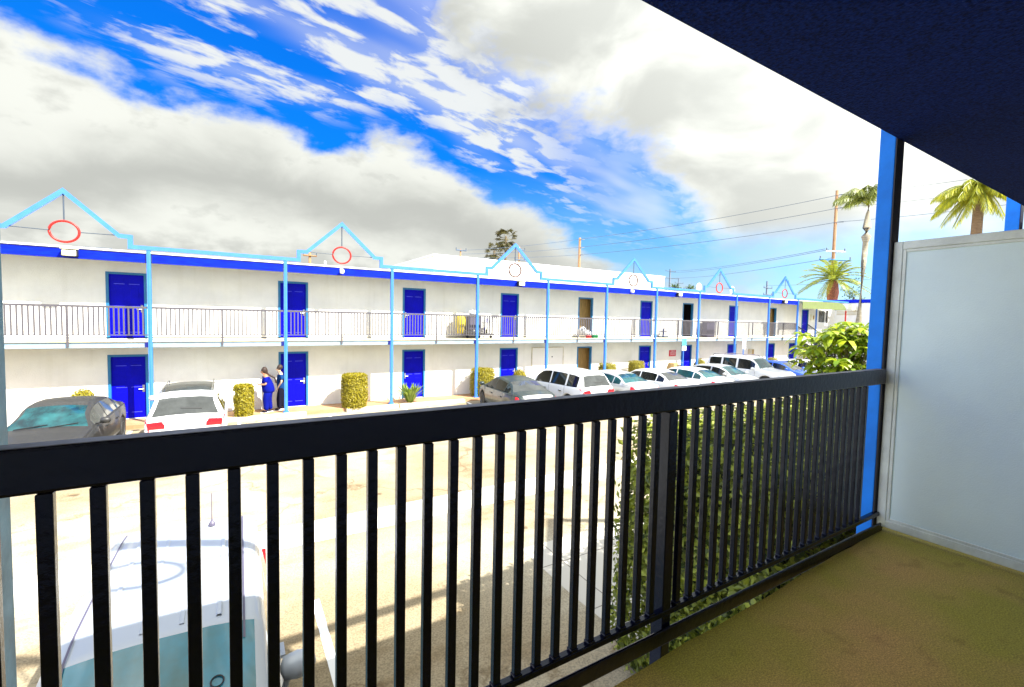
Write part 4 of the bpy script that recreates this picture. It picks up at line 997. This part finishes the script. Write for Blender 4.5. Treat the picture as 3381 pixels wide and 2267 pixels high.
# roof ribs, aerial and sticker of the near van (local axes: x forward)
for yy in (-.36, -.12, .12, .36):
    rb = MB(); n_ = 14; xa, xb = -1.75, .1
    for i in range(n_):
        x0, x1 = xa + (xb - xa) * i / n_, xa + (xb - xa) * (i + 1) / n_; z0, z1 = ip(K['H'], x0) + .019, ip(K['H'], x1) + .019
        rb.add([(x0, yy - .02, z0 - .01), (x1, yy - .02, z1 - .01), (x1, yy - .012, z1 + .006), (x0, yy - .012, z0 + .006), (x1, yy + .012, z1 + .006), (x0, yy + .012, z0 + .006), (x1, yy + .02, z1 - .01), (x0, yy + .02, z0 - .01)], [(0, 1, 2, 3), (3, 2, 4, 5), (5, 4, 6, 7)])
    rb.build('roof_rib', M['p_van'], vn, world=False)
for sgn in (-1, 1):
    ch = MB(); xa, xb, n_ = -1.95, .3, 16
    for i in range(n_):
        x0, x1 = xa + (xb - xa) * i / n_, xa + (xb - xa) * (i + 1) / n_
        ch.add([(x0, sgn * .522, ip(K['H'], x0) + .004), (x1, sgn * .522, ip(K['H'], x1) + .004), (x1, sgn * .537, ip(K['H'], x1) + .002), (x0, sgn * .537, ip(K['H'], x0) + .002)], [(0, 1, 2, 3)])
    ch.build('roof_channel', M['cartgrey'], vn, world=False)
MB().lathe([(.035, 1.96), (.03, 1.985), (.012, 2.01), (.006, 2.03), (.004, 2.32)], (-1.68, .24, 0), 8).build('aerial', M['cartgrey'], vn, world=False)
st_ = MB(); cx_, cz_ = .52, 0
ring = [(cx_ + .04 * math.cos(2 * math.pi * k / 16) * .75, .36 + .04 * math.sin(2 * math.pi * k / 16), ip(K['H'], cx_ + .03 * math.cos(2 * math.pi * k / 16)) + .02) for k in range(17)]
st_.tube(ring, .006, 4, False).build('windshield_sticker', M['black'], vn, world=False)

# ------------------------------------------------------------------ plants
def inside_pts_surface(kind, c, r, h, n):
    """points and normals on a clipped shrub: 'drum' (rounded cylinder), 'ball', 'box'"""
    P = []; Nn = []
    for _ in range(n):
        if kind == 'ball':
            z = random.uniform(-.5, 1); a = random.uniform(0, 2 * math.pi); q = math.sqrt(max(0, 1 - z * z))
            nn = (q * math.cos(a), q * math.sin(a), z); P.append((c[0] + nn[0] * r, c[1] + nn[1] * r, c[2] + h * .5 + nn[2] * h * .5)); Nn.append(nn)
        else:
            t = random.random()
            # superellipse body
            a = random.uniform(0, 2 * math.pi); v = random.uniform(0, 1); top = t < .22
            e = .45 if kind == 'box' else 1.0
            ca, sa = math.cos(a), math.sin(a); rx = math.copysign(abs(ca) ** e, ca); ry = math.copysign(abs(sa) ** e, sa)
            if top:
                k = math.sqrt(random.random()); P.append((c[0] + rx * r * k, c[1] + ry * r * k, c[2] + h * (1 - .07 * k ** 4))); Nn.append((rx * k * .4, ry * k * .4, 1))
            else:
                s_ = 1 - .22 * max(0, (v - .8) / .2) ** 2 - .10 * max(0, (.25 - v) / .25); P.append((c[0] + rx * r * s_, c[1] + ry * r * s_, c[2] + h * v)); Nn.append((rx, ry, .15 + .8 * max(0, v - .85) / .15))
    return P, Nn
def clipped(kind, X, Y, r, h, label, n=1500, size=.034, cat='shrub', z0=-3.67):
    n = int(n * 1.7)
    t = thing('clipped_shrub', (X, Y, z0), label, cat, 'clipped shrubs in front of the far block')
    P, Nn = inside_pts_surface(kind, (X, Y, z0), r, h, n)
    P = [(p[0] + random.gauss(0, .015), p[1] + random.gauss(0, .015), p[2] + random.gauss(0, .015)) for p in P]
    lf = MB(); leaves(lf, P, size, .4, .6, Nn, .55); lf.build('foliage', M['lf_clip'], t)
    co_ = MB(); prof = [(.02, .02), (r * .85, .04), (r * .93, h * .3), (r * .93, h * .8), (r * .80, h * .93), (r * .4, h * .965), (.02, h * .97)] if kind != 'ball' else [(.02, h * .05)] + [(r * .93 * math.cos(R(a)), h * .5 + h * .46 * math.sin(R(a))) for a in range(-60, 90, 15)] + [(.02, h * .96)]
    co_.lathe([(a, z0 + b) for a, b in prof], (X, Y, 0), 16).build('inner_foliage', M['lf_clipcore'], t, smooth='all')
    MB().tube([(X, Y, z0 - .02), (X, Y, z0 + .3)], .04, 6).build('trunk', M['branch'], t)
    return t
clipped('ball', -3.85, 19.0, .36, 1.22, 'small clipped shrub peeking over the dark grey sedan roof', 500)
clipped('drum', .46, 18.98, .31, 1.13, 'tall narrow clipped shrub between the white suv and the two people', 1500)
clipped('drum', 4.32, 19.05, .49, 1.34, 'large golden drum-shaped shrub between two light blue posts', 3200)
clipped('drum', 10.28, 19.3, .57, 1.30, 'rounded clipped shrub behind the dark green-grey sedan', 1800)
clipped('ball', 12.36, 19.3, .36, 1.16, 'small round shrub between the fourth lower door and the white suv', 700)
clipped('drum', 18.25, 19.3, .52, 1.26, 'low dome shrub behind the silver sedan', 900)
clipped('drum', 20.55, 19.3, .49, 1.34, 'rounded shrub beside the sixth lower door', 900)
clipped('ball', 26.45, 19.3, .45, 1.32, 'partly hidden shrub behind the pale grey sedan roof', 500)
clipped('ball', 35.0, 19.3, .55, 1.2, 'yellowish shrub behind the bright blue sedan', 500)
# strap-leaved plant
bp_ = thing('strap_leaved_plant', (6.65, 19.05, -3.67), 'spiky plant with long strap leaves at the third lower door', 'plant')
lf = MB()
for i in range(95):
    a = random.uniform(0, 2 * math.pi); l = random.uniform(.55, .95); tilt = random.uniform(.1, .85); b = Vector((6.65 + .12 * math.cos(a), 19.05 + .12 * math.sin(a), -3.66))
    d = Vector((math.cos(a) * tilt, math.sin(a) * tilt, 1)).normalized(); side = Vector((-math.sin(a), math.cos(a), 0)) * random.uniform(.025, .045)
    p1 = b + d * l * .5; p2 = b + d * l * .8 + Vector((math.cos(a), math.sin(a), -.1)) * l * .12; p3 = b + d * l + Vector((math.cos(a), math.sin(a), -.5)) * l * .25 * tilt
    lf.add([b - side * .3, b + side * .3, p1 + side * .7, p1 - side * .7, p2 + side, p2 - side, p3], [(0, 1, 2, 3), (3, 2, 4, 5), (5, 4, 6)])
lf.build('leaves', M['lf_bop'], bp_)
sg = thing('strap_leaved_plant', (24.7, 19.1, -3.67), 'small grassy plant at the foot of the parking sign post beside the bin', 'plant'); lf = MB()
for i in range(60):
    a = random.uniform(0, 2 * math.pi); l = random.uniform(.4, .85); b = Vector((24.7 + random.uniform(-.4, .4), 19.1, -3.66)); d = Vector((math.cos(a) * .5, math.sin(a) * .5, 1)).normalized(); side = Vector((-math.sin(a), math.cos(a), 0)) * .02
    lf.add([b - side, b + side, b + d * l], [(0, 1, 2)])
lf.build('leaves', M['lf_bop'], sg)
# tall hedge by our balcony
hg = thing('hedge', (6.6, 3.2, GN), 'tall dense clipped hedge just below the balcony, seen through the bars', 'hedge')
hx0, hx1, hy0, hy1, hz1 = 4.20, 9.3, 2.25, 4.1, -1.33
P = []; Nn = []
def bulge(a): return .06 * math.sin(a * 2.3) + .04 * math.sin(a * 5.1 + 1)
for i in range(42000):
    t = random.random()
    if t < .30: x = random.uniform(hx0, hx1); z = random.uniform(GN, hz1); P.append((x, hy0 + bulge(x + z) + .1, z)); Nn.append((0, -1, .2))
    elif t < .50: x = random.uniform(hx0, hx1); z = random.uniform(GN, hz1); P.append((x, hy1 - bulge(x - z), z)); Nn.append((0, 1, .2))
    elif t < .72: y = random.uniform(hy0, hy1); z = random.uniform(GN, hz1); P.append((hx0 + bulge(y * 2 + z) + .22 * max(0, (z + 2.3)) ** 2, y, z)); Nn.append((-1, 0, .2))
    else: x = random.uniform(hx0 + .2, hx1); y = random.uniform(hy0, hy1); P.append((x, y, hz1 + bulge(x * 1.7 + y) - .25 * max(0, .5 - (x - hx0)))); Nn.append((0, 0, 1))
P = [(a + random.gauss(0, .06), b + random.gauss(0, .06), c + random.gauss(0, .05)) for a, b, c in P]
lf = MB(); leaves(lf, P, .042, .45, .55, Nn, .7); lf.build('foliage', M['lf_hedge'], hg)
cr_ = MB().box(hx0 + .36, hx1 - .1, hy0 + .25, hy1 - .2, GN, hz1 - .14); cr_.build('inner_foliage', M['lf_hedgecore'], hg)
tw = MB()
for i in range(160):
    x = random.uniform(hx0 + .1, hx1); y = hy0 + random.uniform(-.05, .3); z = random.uniform(GN + .3, hz1 - .3)
    tw.tube([(x, y + .3, z), (x + random.uniform(-.25, .25), y - .12, z + random.uniform(.05, .45))], .007, 4)
tag(tw.build('twigs', M['branch'], hg), kind='stuff')
for i in range(5):
    X = 4.7 + i * 1.05; MB().tube([(X, 3.1, GN - .02), (X + .05, 3.05, GN + 1.2)], .06, 7).build('trunk', M['branch'], hg)
# leafy small tree beside the blue post
tr_ = thing('broadleaf_tree', (12.75, 5.2, GN), 'bright green leafy small tree just before the blue balcony post', 'tree')
br = MB(); P = []; ends = []
base_ = Vector((12.75, 5.2, GN))
br.tube([base_, base_ + Vector((.05, 0, 1.4)), base_ + Vector((0, .1, 2.2))], [.09, .07, .06], 8)
for i in range(62):
    a = random.uniform(0, 2 * math.pi); q = random.uniform(.25, 1.0) ; h = random.uniform(1.8, 4.25)
    rr_ = 1.0 * math.sqrt(max(.05, 1 - ((h - 3.1) / 1.55) ** 2)) * q
    e_ = base_ + Vector((math.cos(a) * rr_, math.sin(a) * rr_, h)); br.tube([base_ + Vector((0, .1, 1.8)), base_ + Vector((math.cos(a) * rr_ * .5, math.sin(a) * rr_ * .5, 1.5 + h * .35)), e_], [.022, .014, .008], 5); ends.append(e_)
br.build('trunk', M['branch'], tr_)
lf = MB()
def droopleaf(mb, c, a, l, w, up=.35):
    d = Vector((math.cos(a), math.sin(a), up)).normalized(); s_ = Vector((-math.sin(a), math.cos(a), 0)) * w
    p0 = c; p1 = c + d * l * .5; p2 = c + d * l * .85 + Vector((0, 0, -.25 * l)); p3 = c + d * l * 1.02 + Vector((0, 0, -.5 * l))
    mb.add([p0, p1 + s_, p1 - s_, p2 + s_ * .8, p2 - s_ * .8, p3], [(0, 1, 2), (2, 1, 3, 4), (4, 3, 5)])
for e_ in ends:
    for c in (e_, e_ + Vector((random.uniform(-.25, .25), random.uniform(-.25, .25), -.2)), e_ + Vector((random.uniform(-.3, .3), random.uniform(-.3, .3), .12))):
        for k in range(14): droopleaf(lf, c, random.uniform(0, 2 * math.pi), random.uniform(.22, .42), random.uniform(.045, .07), random.uniform(-.1, .8))
lf.build('crown', M['lf_tree'], tr_)

# palms
def pinnate(mb, rm, base_, a, l, rise, droop, leaf, n=26, hang=.5, w=.035):
    d = Vector((math.cos(a), math.sin(a), 0)); pts = []
    for i in range(11):
        t = i / 10; pts.append(base_ + d * l * (t * math.cos(rise) ** .6) + Vector((0, 0, l * (math.sin(rise) * t - droop * t * t))))
    rm.tube(pts, [.045 * (1 - .8 * i / 10) for i in range(11)], 5)
    side = Vector((-d.y, d.x, 0))
    for i in range(2, n * 2):
        t = .16 + .84 * (i // 2) / n; k = min(9, int(t * 10)); u = t * 10 - k; p = pts[k].lerp(pts[k + 1], u); tg = (pts[k + 1] - pts[k]).normalized()
        s_ = 1 if i % 2 else -1; ll = leaf * (math.sin(min(1, t * 1.3) * math.pi * .5 + .3) if t < .75 else 1.0 - (t - .75) * 2.2) * random.uniform(.85, 1.1)
        dr = (side * s_ * (1 - hang * .5) + tg * .55 + Vector((0, 0, random.uniform(-.1, .25) - hang))).normalized()
        q = p + dr * ll; m_ = p + dr * ll * .5 + Vector((0, 0, .06 * ll)); e_ = tg * w
        mb.add([p, m_ + e_, q, m_ - e_], [(0, 1, 2, 3)])
def palm(X, Y, z0, zc, label, trunk_pts, n, l, leaf, matk, barkk, rises, droop, hang=.5, name='palm_tree', seed=1, nl=26, w=.035, azs=None):
    random.seed(seed)
    t = thing(name, (X, Y, z0), label, 'palm tree', 'palm trees beyond the car park')
    tk = MB(); tk.tube([p[:3] for p in trunk_pts], [p[3] for p in trunk_pts], 12); tk.build('trunk', M[barkk], t, smooth='all')
    top = Vector(trunk_pts[-1][:3]); lf = MB(); rm = MB()
    for i in range(n):
        a = (2 * math.pi * i * .381966 + random.uniform(-.15, .15)) if azs is None else azs[i % len(azs)] + random.uniform(-.1, .1)
        rise = rises[0] + (rises[1] - rises[0]) * (i / max(1, n - 1)); pinnate(lf, rm, top + Vector((0, 0, random.uniform(-.1, .15))), a, l * random.uniform(.88, 1.08), rise, droop, leaf, nl, hang, w)
    lf.build('crown', M[matk], t); rm.build('frond_stems', M['lf_palmy'], t)
    return t
# feather palms: (trunk points with radii)
palm(37.9, 15, GF, 8, 'tall slim feather palm with few drooping fronds, hard against the blue post', [(37.75, 15, GF, .24), (37.9, 15, 0, .20), (38.15, 15, 4.5, .16), (38.25, 15, 5.9, .17), (38.3, 15, 6.3, .30), (38.32, 15, 6.9, .26), (38.35, 15, 7.9, .12), (38.4, 15, 8.5, .09)], 14, 3.3, .85, 'lf_palm', 'barkgrey', (R(52), R(88)), .72, .95, seed=4, nl=40, w=.035, azs=[R(a) for a in (150, 60, 205, 105, 20, 175, 120, 90, 215, 140, 0, 160, 185, 110)])
palm(49.8, 22, GF, 4.4, 'date palm with broad arching crown and knobbly orange trunk above the motel roof', [(49.8, 22, GF, .5), (49.8, 22, 1.8, .42), (49.8, 22, 2.4, .42), (49.8, 22, 3.2, .52), (49.8, 22, 4.0, .42), (49.8, 22, 4.4, .3)], 40, 3.35, .50, 'lf_palmy', 'pineapple', (R(84), R(-8)), .50, .25, seed=5, nl=44, w=.03)
palm(31.0, 7.65, GF, 6.4, 'golden drooping feather palm rising behind the pale divider', [(31.0, 7.7, GF, .36), (31.1, 7.65, 2, .28), (31.2, 7.62, 4.5, .22), (31.25, 7.62, 6.0, .20), (31.3, 7.62, 6.7, .15)], 52, 1.95, .62, 'lf_gold', 'bark', (R(80), R(0)), .80, 1.0, seed=9, nl=44, w=.028)
def fanpalm(X, Y, zc, label, seed, s=1.0):
    random.seed(seed); t = thing('palm_tree', (X, Y, GF), label, 'palm tree', 'palm trees beyond the car park')
    MB().tube([(X, Y, GF), (X + .1, Y, zc * .5), (X, Y, zc)], [.32, .22, .17], 10).build('trunk', M['branch'], t, smooth='all')
    lf = MB(); c = Vector((X, Y, zc))
    for i in range(44):
        a = random.uniform(0, 2 * math.pi); e = random.uniform(-1.2, 1.3); d = Vector((math.cos(a) * math.cos(e), math.sin(a) * math.cos(e), math.sin(e)))
        b = c + Vector((0, 0, -.3)) + d * random.uniform(.75, 1.1) * s; up = Vector((0, 0, 1)); sd_ = d.cross(up); sd_ = sd_.normalized() if sd_.length > .05 else Vector((1, 0, 0)); n2 = sd_.cross(d)
        lf.add([c + Vector((0, 0, -.3)), c + Vector((0, 0, -.3)) + sd_ * .03, b], [(0, 1, 2)])
        for k in range(13):
            an = (k / 12 - .5) * 3.6; q = (d * math.cos(an) + sd_ * math.sin(an)).normalized(); L_ = .66 * s * random.uniform(.7, 1.15); w = n2.cross(q) * .055 * s
            lf.add([b, b + q * L_ * .6 + w, b + q * L_ + Vector((0, 0, -.16 * s)), b + q * L_ * .6 - w], [(0, 1, 2, 3)])
    lf.build('crown', M['lf_fan'], t)
fanpalm(33.55, 60, 10.0, 'shorter of the twin dark fan palms above the warehouse roof', 21, 1.05)
fanpalm(35.5, 60, 12.3, 'taller of the twin dark fan palms above the warehouse roof', 22, 1.25)
# far trees
def fartree(X, Y, zc, r, label, n, matk='lf_far', sz=.16, shape=(1, 1, .7), seed=3, name='tree'):
    random.seed(seed); t = thing(name, (X, Y, GF), label, 'tree')
    MB().tube([(X, Y, GF), (X, Y, zc)], [.25, .1], 8).build('trunk', M['branch'], t)
    P = []; cl = [(random.gauss(0, .45), random.gauss(0, .45), random.gauss(0, .45)) for _ in range(26)]
    for i in range(n):
        k = random.choice(cl); P.append((X + (k[0] + random.gauss(0, .16)) * r * shape[0], Y + (k[1] + random.gauss(0, .16)) * r * shape[1], zc + (k[2] + random.gauss(0, .16)) * r * shape[2]))
    lf = MB(); leaves(lf, P, sz); lf.build('crown', M[matk], t)
fartree(67.2, 55, 5.1, 2.1, 'dark green treetop just past the end of the white warehouse', 2600, sz=.17)
fartree(53.0, 21.5, 2.9, 1.2, 'sparse thin tree beside the date palm trunk', 260, sz=.11, shape=(.7, .7, 1.1), seed=8)

# ------------------------------------------------------------------ people
def skin(name, chain, mat_, parent, loc=(0, 0, 0), sub=2, root=0):
    """chain: dict name -> (pos, radius or (rx, ry), parent name)"""
    names = list(chain); idx = {n: i for i, n in enumerate(names)}
    me = D.meshes.new(name); me.from_pydata([chain[n][0] for n in names], [(idx[chain[n][2]], idx[n]) for n in names if chain[n][2]], []); me.update()
    o = D.objects.new(name, me); COL.objects.link(o); me.materials.append(mat_)
    sk = o.modifiers.new('skin', 'SKIN'); sk.use_smooth_shade = True; sk.branch_smoothing = .3
    if not me.skin_vertices: pass
    for i, n in enumerate(names):
        r = chain[n][1]; me.skin_vertices[0].data[i].radius = (r, r) if isinstance(r, (int, float)) else r
        me.skin_vertices[0].data[i].use_root = (i == root)
    ss = o.modifiers.new('sub', 'SUBSURF'); ss.levels = sub; ss.render_levels = sub
    if parent is not None: o.parent = parent
    o.location = loc
    return o
def person(X, Y, z, rz, H, lean, label, skinm, topm, legm, heavy, hairlen, arms):
    t = thing('person', (X, Y, z), label, 'person', None, rz); s = H / 1.7; t.scale = (s, s, s); hv = heavy
    fx = lambda h: lean * max(0, h - .9)   # forward lean with height
    J = {'pelvis': ((0, 0, .92), (.10 * hv, .12 * hv), None), 'belly': ((.01 + fx(1.08), 0, 1.08), (.10 * hv, .115 * hv), 'pelvis'), 'chest': ((fx(1.28), 0, 1.28), (.11, .135), 'belly'),
         'collar': ((fx(1.42), 0, 1.42), (.09, .12), 'chest'), 'neck': ((fx(1.5) + .02, 0, 1.49), .055, 'collar'), 'jaw': ((fx(1.58) + .05, 0, 1.565), (.07, .065), 'neck'),
         'skull': ((fx(1.66) + .045, 0, 1.645), (.115, .095), 'jaw'), 'crown': ((fx(1.7) + .03, 0, 1.70), (.06, .055), 'skull')}
    J['nose'] = ((J['jaw'][0][0] + .115, 0, 1.605), .012, 'jaw')
    for sd_, n_ in ((1, 'a'), (-1, 'b')):
        st = .09 if sd_ > 0 else -.07
        J['ear' + n_] = ((J['skull'][0][0] - .005, sd_ * .085, 1.625), .012, 'skull')
        J['hip' + n_] = ((0, sd_ * .085, .84), .07 * hv, 'pelvis'); J['knee' + n_] = ((.03 + st * .6, sd_ * .10, .48), .062, 'hip' + n_)
        J['ankle' + n_] = ((-.02 + st, sd_ * .10, .09), .042, 'knee' + n_); J['toe' + n_] = ((.13 + st, sd_ * .115, .04), (.035, .04), 'ankle' + n_)
        sx = fx(1.4); J['sho' + n_] = ((sx, sd_ * .17, 1.40), .062, 'collar')
        el, wr, dd = arms[0 if sd_ > 0 else 1]
        J['elb' + n_] = ((sx + el[0], sd_ * el[1], el[2]), .042, 'sho' + n_); J['wri' + n_] = ((sx + wr[0], sd_ * wr[1], wr[2]), .028, 'elb' + n_)
        w = Vector(J['wri' + n_][0]); d_ = Vector((dd[0], sd_ * dd[1], dd[2])).normalized(); pm = w + d_ * .07; J['palm' + n_] = (tuple(pm), (.030, .018), 'wri' + n_)
        cs = d_.cross(Vector((0, 0, 1))); cs = cs.normalized() if cs.length > .1 else Vector((1, 0, 0)); J['thumb' + n_] = (tuple(w + d_ * .05 + cs * .05), .009, 'wri' + n_)
        for k in range(4):
            b_ = pm + cs * (.024 - .016 * k) + d_ * .03; J['k%d%s' % (k, n_)] = (tuple(b_), .0085, 'palm' + n_); J['f%d%s' % (k, n_)] = (tuple(b_ + d_ * (.05 + .01 * (k in (1, 2))) + Vector((0, 0, -.014))), .0075, 'k%d%s' % (k, n_))
    skin('body', J, skinm, t)
    T = {'am': ((-.02, 0, .74), (.15 * hv, .17 * hv), None), 'a0': ((-.02, 0, .88), (.165 * hv, .18 * hv), 'am'), 'a1': (J['belly'][0], (.16 * hv, .17 * hv), 'a0'), 'a2': (J['chest'][0], (.16 * (1 + (hv - 1) * .5), .185), 'a1'), 'a3': ((fx(1.43), 0, 1.45), (.10, .13), 'a2')}
    for sd_, n_ in ((1, 'a'), (-1, 'b')):
        T['s' + n_] = (J['sho' + n_][0], .092, 'a3'); e_ = Vector(J['elb' + n_][0]); s0 = Vector(J['sho' + n_][0]); T['e' + n_] = (tuple(s0.lerp(e_, .85)), .080, 's' + n_)
    skin('shirt', T, topm, t)
    Lg = {'w': ((0, 0, 1.0), (.14 * hv, .155 * hv), None), 'w2': ((-.02, 0, .86), (.16 * hv, .17 * hv), 'w')}
    for sd_, n_ in ((1, 'a'), (-1, 'b')):
        Lg['h' + n_] = (J['hip' + n_][0], .125 * hv, 'w2'); Lg['k' + n_] = (J['knee' + n_][0], .10 * (1 + (hv - 1) * .5), 'h' + n_); Lg['c' + n_] = ((J['ankle' + n_][0][0], J['ankle' + n_][0][1], .07), .085, 'k' + n_)
    skin('trousers', Lg, legm, t)
    for sd_, n_ in ((1, 'a'), (-1, 'b')):
        a = J['ankle' + n_][0]; S_ = {'h': ((a[0] - .04, a[1], .045), (.062, .06), None), 'm': ((a[0] + .06, a[1] + sd_ * .01, .045), (.06, .068), 'h'), 't': ((a[0] + .17, a[1] + sd_ * .02, .035), (.045, .06), 'm')}
        sh = skin('shoe', S_, M['blackcloth'], t, sub=1); 
        so_ = MB().box(a[0] - .09, a[0] + .21, a[1] - .05, a[1] + .055, .0, .022).build('sole', M['linen'], None, bevel=.01); so_.parent = sh
    hd = J['skull'][0]; Hh = {'f': ((hd[0] + .05, 0, 1.74), (.07, .10), None), 'c': ((hd[0] - .03, 0, 1.70), (.14, .135), 'f'), 'b': ((hd[0] - .07, 0, 1.58), (.10, .115), 'c')}
    if hairlen: 
        Hh['p'] = ((hd[0] - .13, 0, 1.52), .04, 'b'); Hh['q'] = ((fx(1.3) - .20 * hv, .0, 1.34), .035, 'p'); Hh['r'] = ((fx(1.1) - .21 * hv, .0, 1.12), .026, 'q')
    skin('hair', Hh, M['hair'], t)
    for sd_ in (-1, 1):
        e_ = MB().lathe([(.002, -.008), (.008, 0), (.002, .008)], (J['jaw'][0][0] + .078, sd_ * .028, 1.632), 6).build('eye', M['black'], None); e_.parent = t
    return t
fold = (((.02, .27, 1.13), (.24, .16, 1.13), (.5, -.6, .3)), ((.02, .27, 1.12), (.22, .15, 1.08), (.5, -.6, .3)))
person(1.26, 19.32, -3.67, R(180), 1.62, .16, 'person in royal blue scrubs with a long dark braid, arms held forward', M['skinA'], M['scrubs'], M['scrubs'], 1.5, True, fold)
hang = (((-.02, .25, 1.14), (.10, .22, .92), (.3, 0, -1)), ((-.02, .25, 1.14), (.06, .23, .90), (.2, 0, -1)))
mn = person(1.72, 19.62, -3.67, R(178), 1.66, .04, 'person in steel blue shirt and black trousers half behind the light blue post', M['skinB'], M['denim'], M['blackcloth'], 1.03, False, hang)
tag(None or skin('vest', {'a': ((0, 0, .98), (.165, .185), None), 'b': ((.0, 0, 1.2), (.165, .182), 'a'), 'c': ((.01, 0, 1.33), (.14, .16), 'b')}, M['blackcloth'], mn))
